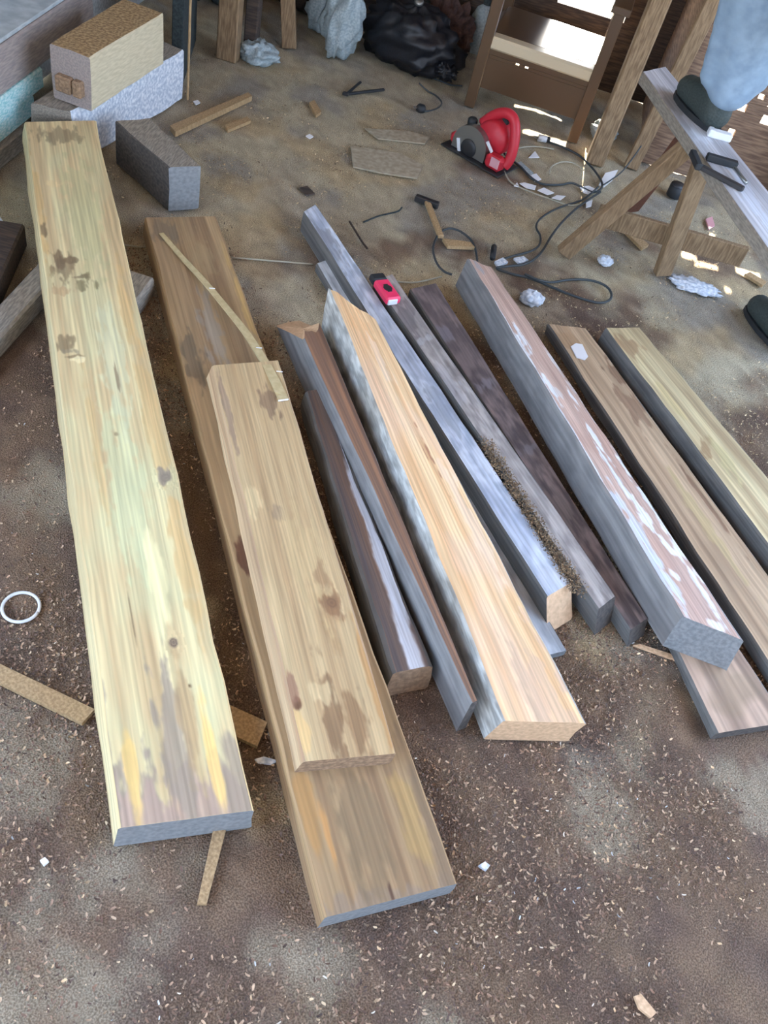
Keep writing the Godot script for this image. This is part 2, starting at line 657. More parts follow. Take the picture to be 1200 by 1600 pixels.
func shell() -> void:
	# trodden earth floor, uneven, coloured by what lies on it: packed dirt, brown dust of old shavings, pale fresh sawdust
	var big := FastNoiseLite.new()
	big.seed = 11
	big.frequency = 1.0
	big.fractal_octaves = 4
	var st := begin()
	st.set_smooth_group(1)
	var nx := 170
	var nz := 230
	var x0 := -1.75
	var x1 := 2.3
	var z0 := -4.5
	var z1 := 1.2
	var brown := c8(116, 94, 82).srgb_to_linear()
	var tan_dirt := c8(208, 198, 170).srgb_to_linear()
	var grey_dirt := c8(180, 175, 162).srgb_to_linear()
	var fresh := c8(212, 190, 148).srgb_to_linear()
	var rusty := c8(138, 114, 94).srgb_to_linear()
	var bare := []                       # trodden spots where the dirt shows between the shavings
	for q in [[190, 1370, 0.16], [480, 1530, 0.12], [60, 1560, 0.2], [700, 1590, 0.1], [1180, 1250, 0.12], [40, 780, 0.2], [20, 1180, 0.16], [960, 1290, 0.1]]:
		bare.append([px(q[0], q[1]), q[2]])
	var pts := []
	var cols := []
	for j in nz + 1:
		for i in nx + 1:
			var x := lerpf(x0, x1, float(i) / nx)
			var z := lerpf(z0, z1, float(j) / nz)
			var b := big.get_noise_2d(x * 1.3, z * 1.3)
			var b2 := big.get_noise_2d(x * 5.0 + 30.0, z * 5.0)
			var b3 := big.get_noise_2d(x * 16.0, z * 16.0 + 50.0)
			pts.append(Vector3(x, -0.006 + b2 * 0.007 + b3 * 0.004, z))
			# matter: shavings lie thick round the near ends of the timbers, bare dirt beyond
			var thick := smoothstep(-0.2, 0.25, -0.35 * (z + 2.15) * -1.0 + b * 0.9 + 0.35 * b2 + 0.22 * x)
			var col := tan_dirt.lerp(grey_dirt, smoothstep(-0.1, 0.3, big.get_noise_2d(x * 2.3 + 9.0, z * 2.3)))
			col = col.lerp(fresh, smoothstep(0.05, 0.4, big.get_noise_2d(x * 2.0 - 17.0, z * 2.0 + 4.0)) * 0.7)
			col = col.lerp(brown.lerp(rusty, smoothstep(-0.25, 0.3, b2)), thick * 0.92)
			var worn := smoothstep(0.12, 0.34, big.get_noise_2d(x * 1.7 + 71.0, z * 1.7 - 13.0) + b3 * 0.15) * smoothstep(-1.2, -1.9, z)
			for q in bare:
				var far: float = Vector2(x - q[0].x, z - q[0].z).length() / q[1]
				worn = maxf(worn, smoothstep(1.0, 0.35, far + b * 0.8 + b2 * 0.9 + b3 * 0.5))
			col = col.lerp(grey_dirt.lerp(fresh, 0.35), worn * 0.75)
			col *= 1.0 + b3 * 0.35
			col.a = 1.0
			cols.append(col)
	for j in nz:
		for i in nx:
			var a := j * (nx + 1) + i
			var q := [a, a + 1, a + nx + 2, a, a + nx + 2, a + nx + 1]
			for k in q:
				st.set_color(cols[k])
				st.set_uv(Vector2(pts[k].x, pts[k].z))
				st.add_vertex(pts[k])
	# the earth goes down below the surface
	st.set_smooth_group(-1)
	var e := [Vector3(x0, -0.03, z0), Vector3(x1, -0.03, z0), Vector3(x1, -0.03, z1), Vector3(x0, -0.03, z1)]
	for k in 4:
		st.set_color(brown)
		quad(st, e[k], e[(k + 1) % 4], e[(k + 1) % 4] + Vector3(0, -0.2, 0), e[k] + Vector3(0, -0.2, 0))
	done(st)
	var fm := grainy("earth", c8(158, 152, 148), c8(255, 255, 255), 0.5, 40, 0.97)
	fm.albedo_texture.width = 512
	fm.albedo_texture.height = 512
	fm.albedo_texture.noise.frequency = 0.22
	fm.heightmap_enabled = true
	fm.heightmap_texture = fm.albedo_texture
	fm.heightmap_scale = 0.5
	fm.vertex_color_use_as_albedo = true
	fm.uv1_world_triplanar = true
	var floor_o := solo("floor", st, fm, "trodden earth floor strewn with brown shavings and sawdust", "floor")
	floor_o.set_meta("kind", "structure")
	# ground outside
	var g := solo("ground_outside", box(Vector3(24, 0.2, 24), Vector3(0, -0.16, 0), 0.01), M.outer_ground, "sunlit bare earth outside the shed seen through the gap", "ground")
	g.set_meta("kind", "structure")
	# back wall of dark boards, with a gap behind the chair where the sun comes in
	var wb := struct("wall_back", "dark weathered board wall with a sunlit gap behind the chair", "wall", Vector3(0, 0, -4.45))
	wall_boards(wb, -1.75, 0.62, 0.0, 2.7, M.dark_boards, [[0.06, 0.375, 0.30, 0.56], [0.0, 0.22, 0.2, 0.222], [-0.14, 0.08, 0.0, 0.035]], 1)
	var wp := struct("wall_back_right", "brown board wall behind the trestle with small knot holes", "wall", Vector3(0, 0, -3.82))
	var holes := []
	for d in [[0.80, -3.165, 0.06, 0.03], [0.865, -3.13, 0.09, 0.03], [1.035, -3.17, 0.10, 0.035], [0.90, -3.36, 0.03, 0.04]]:
		var hy: float = (3.82 + d[1]) * 0.47
		holes.append([d[0] - d[2] * 0.5, d[0] + d[2] * 0.5, hy - d[3] * 0.5, hy + d[3] * 0.5])
	holes.append_array([[0.93, 0.955, 0.372, 0.392], [0.98, 0.99, 0.35, 0.358]])
	wall_boards(wp, 0.60, 2.3, 0.0, 2.7, M.brown_boards, holes, 2)
	var ws := struct("wall_return", "short board wall joining the two back walls behind the posts", "wall", Vector3(0.615, 0, -4.135))
	ws.rotation.y = PI / 2
	wall_boards(ws, -0.33, 0.33, 0.0, 2.7, M.brown_boards, [], 3)
	var wl := struct("wall_left", "pale grey board wall above the stacked boards", "wall", Vector3(-1.68, 0, 0))
	wl.rotation.y = PI / 2
	wall_boards(wl, -2.6, 4.47, 0.0, 2.7, M.grey_boards, [[-1.6, 1.0, 0.6, 2.5]], 4)  # unseen opening near the viewer, added to light left-facing sides
	# the right side stands open above a low board wall: this is where the daylight comes from
	var wr := struct("wall_right", "low board wall under the open right side of the shed", "wall", Vector3(2.33, 0, 0))
	wr.rotation.y = PI / 2
	wall_boards(wr, -2.6, 3.82, 0.0, 2.7, M.brown_boards, [[-0.4, 3.75, 0.45, 2.65]], 5)
	var wf := struct("wall_front", "unseen board wall behind the viewer with a wide doorway added for fill light", "wall", Vector3(0, 0, 2.6))
	wall_boards(wf, -1.7, 2.3, 0.0, 2.7, M.brown_boards, [[-1.2, 1.0, 0.0, 2.1]], 6)  # unseen doorway, opened and sized for fill light
	var ce := solo("ceiling", box(Vector3(4.6, 0.05, 7.6), Vector3(0.3, 2.74, -0.95), 0.004), M.brown_boards, "plank roof over the shed", "roof")
	ce.set_meta("kind", "structure")


func big_timbers() -> void:
	var side_yellow := wood_mat("side_yellow", wood(0.08, 2.3, c8(222, 206, 160), c8(192, 164, 118), 301, {"mm": 0.006}), 0.8)
	var side_brown := wood_mat("side_brown", wood(0.06, 2.0, c8(176, 146, 106), c8(134, 106, 78), 302, {"mm": 0.005}), 0.75)
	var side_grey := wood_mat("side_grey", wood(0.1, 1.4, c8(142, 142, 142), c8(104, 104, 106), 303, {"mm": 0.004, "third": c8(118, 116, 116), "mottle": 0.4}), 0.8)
	var side_dark := wood_mat("side_dark", wood(0.1, 1.4, c8(122, 122, 120), c8(84, 84, 84), 304, {"mm": 0.005, "mottle": 0.4}), 0.8)  # darker than most tops: shade of turned-away sides is in the colour
	var side_white := wood_mat("side_white", wood(0.1, 1.4, c8(214, 216, 212), c8(150, 150, 146), 305, {"mm": 0.0025, "mottle": 0.85, "third": c8(132, 122, 108), "third_amount": 0.4}), 0.75)

	# 1: the long yellow plank on the left
	var c := corners([[38, 191], [150, 188], [396, 1266], [186, 1294]], 0.165, 0.078)
	var yel := c8(224, 210, 162)
	var org := c8(210, 178, 124)
	var grn := c8(206, 208, 164)
	var gry := c8(158, 144, 126)
	var drk := c8(112, 94, 70)
	var sp := spots_px(c, [
		[180, 1290, 0.24, 0.12, gry, 0.85, 0.5], [300, 1270, 0.24, 0.10, c8(176, 152, 136), 0.85, 0.5], [268, 1170, 0.035, 0.20, gry, 0.85, 0.45], [375, 1225, 0.03, 0.13, gry, 0.8, 0.3],
		[165, 1190, 0.012, 0.20, c8(150, 136, 120), 0.8, 0.4], [290, 1110, 0.016, 0.16, c8(176, 150, 112), 0.7, 0.4],
		[206, 1215, 0.014, 0.11, c8(236, 200, 124), 0.8, 0.3], [330, 1180, 0.012, 0.13, c8(240, 204, 128), 0.8, 0.3],
		[195, 760, 0.05, 0.32, grn, 0.75, 0.4], [245, 900, 0.022, 0.16, c8(238, 228, 176), 0.8, 0.3], [175, 560, 0.035, 0.24, c8(214, 214, 176), 0.6, 0.5],
		[130, 330, 0.06, 0.34, c8(192, 186, 140), 0.7, 0.5], [90, 210, 0.1, 0.05, c8(132, 118, 92), 0.6, 0.6], [60, 330, 0.02, 0.3, c8(206, 170, 112), 0.6, 0.4],
		[195, 470, 0.02, 0.25, org, 0.7, 0.4], [235, 640, 0.025, 0.3, org, 0.6, 0.4], [285, 860, 0.02, 0.22, org, 0.7, 0.4], [150, 700, 0.012, 0.3, org, 0.5, 0.4],
		[100, 420, 0.035, 0.06, drk, 0.55, 0.8], [112, 405, 0.03, 0.015, drk, 0.6, 0.6], [122, 432, 0.03, 0.012, drk, 0.6, 0.6], [95, 455, 0.035, 0.02, c8(190, 160, 120), 0.7, 0.8], [130, 440, 0.03, 0.03, c8(128, 116, 84), 0.7, 0.9], [88, 400, 0.02, 0.05, c8(120, 98, 72), 0.7, 0.7], [68, 360, 0.012, 0.05, drk, 0.7, 0.6],
		[98, 540, 0.03, 0.03, drk, 0.55, 0.8], [110, 556, 0.035, 0.01, drk, 0.6, 0.6], [118, 560, 0.025, 0.012, c8(236, 222, 176), 0.8, 0.6], [105, 548, 0.03, 0.014, c8(150, 136, 110), 0.8, 0.7],
		[182, 590, 0.004, 0.07, c8(140, 124, 98), 0.8, 0.3], [260, 745, 0.018, 0.03, c8(150, 138, 122), 0.9, 0.7], [180, 678, 0.008, 0.012, drk, 0.5, 0.4], [204, 960, 0.003, 0.08, drk, 0.7, 0.3],
		[188, 300, 0.004, 0.12, c8(150, 132, 92), 0.6, 0.4], [78, 285, 0.03, 0.02, c8(222, 200, 150), 0.7, 0.6]])
	var k1 := on_top(c, 270, 1001)
	var k2 := on_top(c, 296, 1068)
	var k3 := on_top(c, 258, 745)
	var top := wood_mat("top_yellow_plank", wood(0.22, 2.3, yel, org.lerp(gry, 0.35), 101, {"spots": sp, "contrast": 0.85, "third": grn, "third_amount": 0.45,
		"knots": [[k1.x, k1.y, 0.011, c8(112, 96, 84)], [k2.x, k2.y, 0.004], [k3.x, k3.y, 0.014, c8(140, 128, 112)]]}), 0.5)
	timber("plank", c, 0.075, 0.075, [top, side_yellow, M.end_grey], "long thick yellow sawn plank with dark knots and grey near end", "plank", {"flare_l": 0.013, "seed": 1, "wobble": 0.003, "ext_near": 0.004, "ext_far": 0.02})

	# 2: the long brown plank under the shorter one
	c = corners([[226, 340], [338, 338], [716, 1380], [508, 1434]], 0.06, 0.06)
	sp = spots_px(c, [
		[590, 1420, 0.2, 0.035, c8(146, 128, 110), 0.7, 0.5], [570, 1290, 0.05, 0.14, c8(132, 112, 86), 0.7, 0.4], [480, 1260, 0.02, 0.1, c8(178, 136, 84), 0.7, 0.3], [510, 1300, 0.008, 0.08, c8(196, 146, 90), 0.8, 0.3], [640, 1270, 0.03, 0.1, c8(176, 146, 96), 0.7, 0.4],
		[612, 1400, 0.004, 0.03, c8(96, 70, 56), 0.8, 0.3], [390, 480, 0.022, 0.3, c8(196, 162, 104), 0.75, 0.4], [330, 520, 0.03, 0.2, c8(150, 140, 128), 0.7, 0.6], [255, 360, 0.05, 0.08, c8(120, 106, 88), 0.7, 0.5], [300, 560, 0.03, 0.1, c8(112, 98, 80), 0.7, 0.7],
		[320, 400, 0.04, 0.12, c8(160, 138, 104), 0.6, 0.6], [690, 1330, 0.02, 0.25, c8(128, 108, 86), 0.8, 0.3], [372, 980, 0.02, 0.3, c8(140, 100, 62), 0.7, 0.4], [380, 870, 0.015, 0.05, c8(96, 62, 48), 0.8, 0.6]])
	top = wood_mat("top_brown_plank", wood(0.23, 2.05, c8(174, 148, 112), c8(132, 106, 80), 102, {"spots": sp, "contrast": 0.75, "third": c8(150, 124, 90)}), 0.5)
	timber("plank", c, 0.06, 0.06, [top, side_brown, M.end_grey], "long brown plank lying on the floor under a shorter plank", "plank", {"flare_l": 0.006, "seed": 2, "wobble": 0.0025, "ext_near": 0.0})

	# 3: the shorter plank on top of it
	c = corners([[331, 571], [436, 563], [620, 1177], [474, 1190]], 0.106, 0.106)
	sp = spots_px(c, [
		[420, 630, 0.03, 0.06, c8(136, 112, 90), 0.7, 0.7], [355, 640, 0.01, 0.15, c8(150, 128, 110), 0.7, 0.4], [395, 780, 0.022, 0.05, c8(212, 190, 146), 0.8, 0.5], [430, 800, 0.02, 0.03, c8(150, 130, 106), 0.6, 0.6],
		[520, 1120, 0.025, 0.13, c8(126, 98, 72), 0.7, 0.5], [555, 1130, 0.03, 0.09, c8(138, 108, 78), 0.7, 0.4], [470, 1140, 0.02, 0.05, c8(220, 186, 130), 0.8, 0.4], [580, 1060, 0.012, 0.2, c8(186, 142, 92), 0.7, 0.4],
		[465, 1105, 0.010, 0.018, c8(104, 72, 54), 0.85, 0.5], [540, 800, 0.012, 0.3, c8(160, 128, 92), 0.6, 0.4], [510, 960, 0.03, 0.1, c8(168, 138, 100), 0.6, 0.5], [480, 880, 0.05, 0.2, c8(206, 182, 136), 0.5, 0.5], [520, 745, 0.014, 0.22, c8(150, 118, 86), 0.8, 0.3], [556, 860, 0.012, 0.2, c8(150, 112, 84), 0.8, 0.3], [598, 1010, 0.012, 0.2, c8(140, 106, 80), 0.8, 0.3], [516, 945, 0.028, 0.04, c8(138, 104, 76), 0.75, 0.5], [500, 900, 0.02, 0.05, c8(156, 124, 92), 0.6, 0.5], [455, 1080, 0.012, 0.05, c8(150, 112, 92), 0.7, 0.5], [500, 1085, 0.03, 0.03, c8(216, 196, 152), 0.6, 0.5]])
	k1 = on_top(c, 517, 940)
	top = wood_mat("top_short_plank", wood(0.18, 1.1, c8(206, 184, 142), c8(168, 138, 102), 103, {"spots": sp, "mm": 0.002, "contrast": 0.5, "knots": [[k1.x, k1.y, 0.014, c8(128, 98, 74)]]}), 0.5)
	var side_short := wood_mat("side_short", wood(0.05, 1.1, c8(210, 184, 146), c8(174, 142, 110), 306, {"mm": 0.004}), 0.7)
	timber("plank", c, 0.046, 0.046, [top, side_short, M.end_brown], "shorter tan plank with one round knot, on the brown plank", "plank", {"flare_l": 0.012, "flare_r": -0.004, "seed": 3, "wobble": 0.002})

	# 4: dark grey timber on edge with a broken peach end
	c = corners([[470, 522], [504, 512], [747, 1094], [738, 1098]], 0.11, 0.10)
	top = wood_mat("top_edge_timber", wood(0.05, 1.3, c8(150, 112, 86), c8(104, 84, 74), 104, {"mm": 0.003}), 0.7)
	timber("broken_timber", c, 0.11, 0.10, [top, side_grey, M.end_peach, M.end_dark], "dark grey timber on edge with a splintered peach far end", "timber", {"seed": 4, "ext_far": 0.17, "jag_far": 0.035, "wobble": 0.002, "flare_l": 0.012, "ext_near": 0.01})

	# 5: timber with a white painted stripe, its end low on the floor
	c = corners([[477, 612], [500, 607], [676, 1040], [612, 1052]], 0.065, 0.06)
	sp = spots_px(c, [[643, 1020, 0.022, 0.2, c8(206, 210, 218), 0.95, 0.1], [606, 900, 0.022, 0.22, c8(200, 206, 216), 0.95, 0.12], [566, 790, 0.02, 0.2, c8(196, 202, 214), 0.95, 0.15], [545, 720, 0.016, 0.12, c8(190, 198, 212), 0.9, 0.2], [590, 1000, 0.006, 0.3, c8(132, 96, 76), 0.8, 0.2]])
	top = wood_mat("top_striped_timber", wood(0.09, 1.0, c8(130, 104, 88), c8(92, 84, 84), 105, {"spots": sp, "mm": 0.002}), 0.7)
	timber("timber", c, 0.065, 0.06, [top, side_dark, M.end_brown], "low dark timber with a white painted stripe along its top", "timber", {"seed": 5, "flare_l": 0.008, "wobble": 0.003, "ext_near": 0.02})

	# 6: whitish beam lying under the peach beam
	c = corners([[494, 412], [524, 402], [886, 1016], [846, 1026]], 0.034, 0.022)
	top = wood_mat("top_white_beam", wood(0.07, 1.5, c8(206, 214, 222), c8(166, 176, 188), 106, {"mm": 0.003, "mottle": 0.88, "third": c8(120, 122, 126)}), 0.7)
	timber("timber", c, 0.03, 0.022, [top, side_dark, M.end_grey], "narrow whitish timber mostly hidden under the peach beam", "timber", {"seed": 6, "wobble": 0.002})

	# 7: the peach beam, freshly planed top and blotched whitewashed side
	c = corners([[514, 449], [588, 500], [917, 1130], [787, 1126]], 0.166, 0.092)
	sp = spots_px(c, [[560, 520, 0.05, 0.12, c8(222, 176, 128), 0.6, 0.6], [850, 1080, 0.06, 0.14, c8(206, 176, 150), 0.6, 0.6], [740, 800, 0.02, 0.3, c8(238, 212, 186), 0.7, 0.4], [680, 715, 0.004, 0.1, c8(150, 100, 80), 0.7, 0.8], [660, 690, 0.003, 0.06, c8(140, 96, 84), 0.7, 0.6], [620, 640, 0.025, 0.12, c8(236, 206, 168), 0.6, 0.5],
		[870, 1010, 0.03, 0.2, c8(196, 172, 154), 0.5, 0.5], [600, 560, 0.02, 0.1, c8(236, 214, 190), 0.6, 0.5]])
	top = wood_mat("top_peach_beam", wood(0.17, 1.35, c8(238, 206, 162), c8(212, 170, 126), 107, {"spots": sp, "contrast": 0.8, "third": c8(226, 196, 172)}), 0.5)
	timber("beam", c, 0.132, 0.09, [top, side_white, M.end_peach], "peach planed beam with a blotched whitewashed side", "beam", {"seed": 7, "wobble": 0.004, "ext_far": -0.02, "jag_far": 0.012, "ext_near": -0.002, "flare_l": 0.014, "flare_r": -0.01})

	# 8: long blue-grey beam
	c = corners([[474, 331], [494, 319], [893, 910], [853, 933]], 0.075, 0.075)
	sp = spots_px(c, [[500, 380, 0.04, 0.14, c8(128, 132, 142), 0.7, 0.6], [700, 640, 0.03, 0.1, c8(140, 148, 160), 0.6, 0.7], [870, 900, 0.04, 0.05, c8(186, 192, 202), 0.7, 0.6]])
	top = wood_mat("top_blue_beam", wood(0.06, 1.8, c8(206, 214, 226), c8(160, 170, 186), 108, {"spots": sp, "mottle": 0.88, "third": c8(150, 160, 180), "mm": 0.003}), 0.65)
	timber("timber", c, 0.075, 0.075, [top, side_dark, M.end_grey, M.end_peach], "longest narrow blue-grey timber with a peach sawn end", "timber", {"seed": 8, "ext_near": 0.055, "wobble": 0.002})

	# 9: grey-brown timber with the red case on it
	c = corners([[584, 440], [614, 428], [962, 930], [935, 952]], 0.075, 0.07)
	sp = spots_px(c, [[640, 500, 0.05, 0.1, c8(110, 104, 106), 0.7, 0.7], [665, 530, 0.03, 0.02, c8(176, 176, 180), 0.7, 0.6], [700, 600, 0.05, 0.08, c8(168, 166, 170), 0.6, 0.8], [930, 900, 0.05, 0.05, c8(170, 164, 160), 0.6, 0.6]])
	top = wood_mat("top_grey_timber", wood(0.08, 1.35, c8(182, 176, 172), c8(134, 128, 126), 109, {"spots": sp, "mottle": 0.88, "mm": 0.003}), 0.7)
	timber("timber", c, 0.075, 0.07, [top, side_dark, M.end_dark], "grey-brown timber beside the longest blue-grey one, under a small red case", "timber", {"seed": 9, "ext_near": 0.03, "wobble": 0.002})

	# 10: dark plank
	c = corners([[640, 452], [682, 442], [1012, 966], [985, 984]], 0.05, 0.045)
	sp = spots_px(c, [[700, 520, 0.04, 0.04, c8(120, 116, 124), 0.7, 0.8], [760, 600, 0.05, 0.03, c8(128, 124, 132), 0.6, 0.8], [830, 700, 0.05, 0.02, c8(116, 112, 118), 0.7, 0.8], [880, 800, 0.04, 0.06, c8(110, 100, 98), 0.7, 0.7]])
	top = wood_mat("top_dark_plank", wood(0.09, 1.3, c8(130, 116, 114), c8(80, 72, 74), 110, {"spots": sp, "mottle": 0.88, "mm": 0.003}), 0.65)
	timber("plank", c, 0.05, 0.045, [top, side_dark, M.end_dark], "dark purplish-brown plank between grey timbers", "plank", {"seed": 10, "ext_near": 0.02})

	# 11: board under the bark-edged beam, its near end showing
	c = corners([[1005, 905], [1086, 905], [1232, 1128], [1119, 1146]], 0.032, 0.032)
	top = wood_mat("top_under_board", wood(0.14, 0.7, c8(186, 160, 140), c8(142, 120, 104), 111, {"third": c8(134, 116, 92), "mm": 0.003}), 0.75)
	timber("board", c, 0.03, 0.03, [top, side_dark, M.end_dark], "flat brown board poking out under the pale-edged beam", "board", {"seed": 11})

	# 12: heavy grey beam with a peach top and white bark edges
	c = corners([[731, 404], [770, 418], [1162, 1000], [1064, 962]], 0.112, 0.136)
	var bark := c8(226, 232, 238)
	sp = spots_px(c, [[745, 420, 0.02, 0.03, c8(160, 160, 166), 0.7, 0.5], [812, 530, 0.012, 0.06, bark, 0.9, 0.6], [852, 610, 0.010, 0.08, bark, 0.9, 0.5], [870, 618, 0.014, 0.02, c8(206, 206, 206), 0.7, 0.6], [885, 680, 0.006, 0.1, bark, 0.8, 0.5],
		[930, 680, 0.010, 0.12, bark, 0.9, 0.4], [900, 620, 0.010, 0.05, bark, 0.8, 0.5], [1010, 810, 0.016, 0.1, bark, 0.9, 0.5], [1040, 840, 0.014, 0.05, bark, 0.9, 0.5], [1100, 910, 0.010, 0.14, bark, 0.9, 0.4], [1000, 850, 0.014, 0.16, c8(200, 206, 214), 0.85, 0.5], [1040, 920, 0.012, 0.08, c8(206, 212, 220), 0.85, 0.5],
		[1052, 905, 0.012, 0.016, bark, 0.8, 0.4], [1115, 970, 0.02, 0.02, bark, 0.9, 0.4], [870, 560, 0.008, 0.12, c8(214, 214, 214), 0.8, 0.4], [960, 740, 0.010, 0.14, bark, 0.9, 0.4], [940, 790, 0.008, 0.2, c8(206, 212, 220), 0.8, 0.3]])
	sp.append_array([[0.03, 0.5, 0.006, 0.75, c8(206, 214, 222), 0.9, 0.35], [0.98, 0.55, 0.007, 0.6, bark, 0.9, 0.45], [0.05, 0.32, 0.014, 0.12, bark, 0.9, 0.5], [0.06, 0.85, 0.016, 0.2, c8(200, 208, 220), 0.85, 0.5], [0.95, 0.75, 0.014, 0.25, bark, 0.85, 0.5]])
	top = wood_mat("top_bark_beam", wood(0.11, 1.35, c8(206, 180, 166), c8(172, 146, 134), 112, {"spots": sp, "third": c8(178, 146, 132), "contrast": 0.7, "mm": 0.002}), 0.6)
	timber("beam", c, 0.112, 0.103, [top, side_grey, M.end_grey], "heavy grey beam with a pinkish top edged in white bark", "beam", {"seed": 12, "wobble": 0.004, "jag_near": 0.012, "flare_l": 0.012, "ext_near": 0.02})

	# 13: dusty brown plank
	c = corners([[856, 506], [917, 513], [1240, 950], [1232, 1085]], 0.04, 0.04)
	sp = spots_px(c, [[880, 530, 0.06, 0.05, c8(166, 138, 106), 0.6, 0.6], [1000, 640, 0.05, 0.1, c8(132, 104, 82), 0.7, 0.7], [960, 580, 0.03, 0.06, c8(126, 98, 76), 0.7, 0.7], [1100, 820, 0.02, 0.2, c8(176, 158, 116), 0.7, 0.4], [1130, 800, 0.008, 0.2, c8(112, 84, 64), 0.7, 0.4]])
	top = wood_mat("top_dusty_plank", wood(0.15, 1.2, c8(194, 170, 140), c8(154, 130, 104), 113, {"spots": sp, "mm": 0.003}), 0.75)
	timber("plank", c, 0.04, 0.04, [top, side_dark, M.end_brown], "dusty brown plank carrying a scrap of white paper", "plank", {"seed": 13, "wobble": 0.003})

	# 14: rightmost plank, yellow-green
	c = corners([[946, 512], [1000, 512], [1260, 815], [1260, 932]], 0.062, 0.062)
	sp = spots_px(c, [[980, 540, 0.06, 0.06, c8(160, 130, 98), 0.7, 0.6], [1080, 690, 0.04, 0.03, c8(150, 122, 88), 0.7, 0.7], [1130, 720, 0.03, 0.1, c8(196, 186, 138), 0.7, 0.5], [1040, 620, 0.02, 0.12, c8(196, 178, 130), 0.7, 0.4]])
	top = wood_mat("top_right_plank", wood(0.16, 1.1, c8(210, 196, 154), c8(166, 146, 112), 114, {"spots": sp, "mm": 0.003}), 0.65)
	timber("plank", c, 0.062, 0.062, [top, side_dark, M.end_brown], "yellowish plank with side shade put in as grey, outermost beside the dusty plank", "plank", {"seed": 14, "flare_l": 0.006, "wobble": 0.003})  # grey side has its shade in the colour


func left_corner() -> void:
	# stacked boards along the left wall
	var spec := [[0.0, 0.066, -1.66, -1.485, -1.7, -2.55, "grey_wood", "lowest grey board of the stack against the left wall"],
		[0.066, 0.132, -1.66, -1.50, -1.8, -2.60, "turquoise", "flaking turquoise board lying second lowest in the wall stack"],
		[0.132, 0.20, -1.66, -1.495, -1.6, -2.66, "turquoise", "flaking turquoise board directly under the thick brown timber"],
		[0.20, 0.338, -1.66, -1.50, -1.5, -3.05, "violet_brown", "thick brownish timber topping the stack by the left wall"]]
	for s in spec:
		var size := Vector3(s[3] - s[2], s[1] - s[0], s[4] - s[5])
		solo("stacked_board", box(size, Vector3(0, size.y * 0.5, 0), 0.006), M[s[6]], s[7], "board", Vector3((s[2] + s[3]) * 0.5, s[0], (s[4] + s[5]) * 0.5), "boards stacked by the left wall")
	solo("grey_sheet", box(Vector3(0.15, 0.012, 1.45), Vector3(0, 0.006, 0), 0.002), M.grey_sheet, "pale grey sheet lying on top of the thick brownish timber", "sheet", Vector3(-1.583, 0.338, -2.26))
	# whitewashed block with the cream block on top
	var p0 := px(150, 240)
	var p1 := px(285, 155)
	var d := (p1 - p0).normalized()
	var l := d.cross(Vector3.UP) * -1.0
	var w := 0.125
	var c := [p1 + l * w, p1, p0 - d * 0.11, p0 - d * 0.15 + l * w]
	for i in 4:
		c[i].y = 0.182
	timber("block", c, 0.182, 0.182, [M.grey_wood, M.whitewash, M.grey_wood], "whitewashed timber block flaking to grey, under the cream block", "block", {"seed": 21, "wobble": 0.006, "sections": 14})
	p0 = px(140, 90, 0.352)
	p1 = px(255, 21, 0.352)
	d = (p1 - p0).normalized()
	l = d.cross(Vector3.UP) * -1.0
	c = [p1 + l * 0.15, p1, p0, p0 + l * 0.135]
	var cream := grainy("cream_side", c8(196, 186, 156), c8(216, 206, 178), 0.3, 51, 0.7, Vector3(4, 4, 0.7))
	var ob := timber("block", c, 0.167, 0.167, [M.sawdust_top, cream, M.violet_brown], "cream sided timber block topped with sawdust", "block", {"seed": 22, "wobble": 0.003, "sections": 12})
	# pale tenon stubs on its near end
	var mid := (p0 + l * 0.07)
	for k in [[0.028, 0.032], [0.075, 0.055]]:
		var at: Vector3 = p0 + l * (k[0] + 0.012) - d * 0.008
		at.y = 0.352 - 0.105
		part("tenon", box(Vector3(k[1], 0.05, 0.03), at - ob.position, 0.005, Basis(l, Vector3.UP, -d)), M.end_brown, ob)
	# dark block on the floor
	c = [px(180, 189, 0.152), px(236, 185, 0.152), px(314, 259, 0.152), px(264, 262, 0.152)]
	timber("block", c, 0.15, 0.15, [M.grey_wood, M.end_dark, M.end_grey], "dark squared timber block lying on the floor behind the planks", "block", {"seed": 23, "wobble": 0.003, "sections": 10})
	# bearers under the yellow plank
	solo("bearer", box(Vector3(0.21, 0.066, 0.16), Vector3(0, 0.033, 0), 0.006), M.grey_wood, "grey bearer with a pale end poking out from under the yellow plank", "bearer", Vector3(-0.925, 0, -1.882))
	solo("bearer", box(Vector3(0.068, 0.06, 0.62), Vector3(0, 0.03, 0), 0.006), M.grey_wood, "grey squared timber lying beside the left of the yellow plank", "bearer", Vector3(-1.09, 0, -1.68))
	solo("offcut", box(Vector3(0.10, 0.075, 0.34), Vector3(0, 0.0375, 0), 0.006, Basis(Vector3.UP, 0.25)), M.dark_boards, "short dark offcut beyond the grey squared timber", "offcut", Vector3(-1.235, 0, -1.83))
	# battens and scraps near the yellow plank
	var spec2 := [
		[[[-30, 1020], [6, 1040], [148, 1108], [128, 1130], [-30, 1052]], 0.012, "tan_wood", "batten", "flat thin batten running in under the yellow plank"],
		[[[352, 1098], [418, 1128], [402, 1166], [368, 1150], [340, 1132]], 0.012, "tan_wood", "board_scrap", "small flat board scrap beside the yellow plank's right edge"],
		[[[333, 1297], [353, 1297], [323, 1412], [308, 1412]], 0.010, "tan_wood", "stick", "thin flat stick at the near end of the yellow plank"]]
	for s in spec2:
		var base := px(s[0][0][0], s[0][0][1])
		var o := PackedVector2Array()
		for q in s[0]:
			var p := px(q[0], q[1], s[1])
			o.append(Vector2(p.x - base.x, p.z - base.z))
		var st := begin()
		slab(st, o, s[1])
		solo(s[3], done(st), M[s[2]], s[4], "scrap", base)


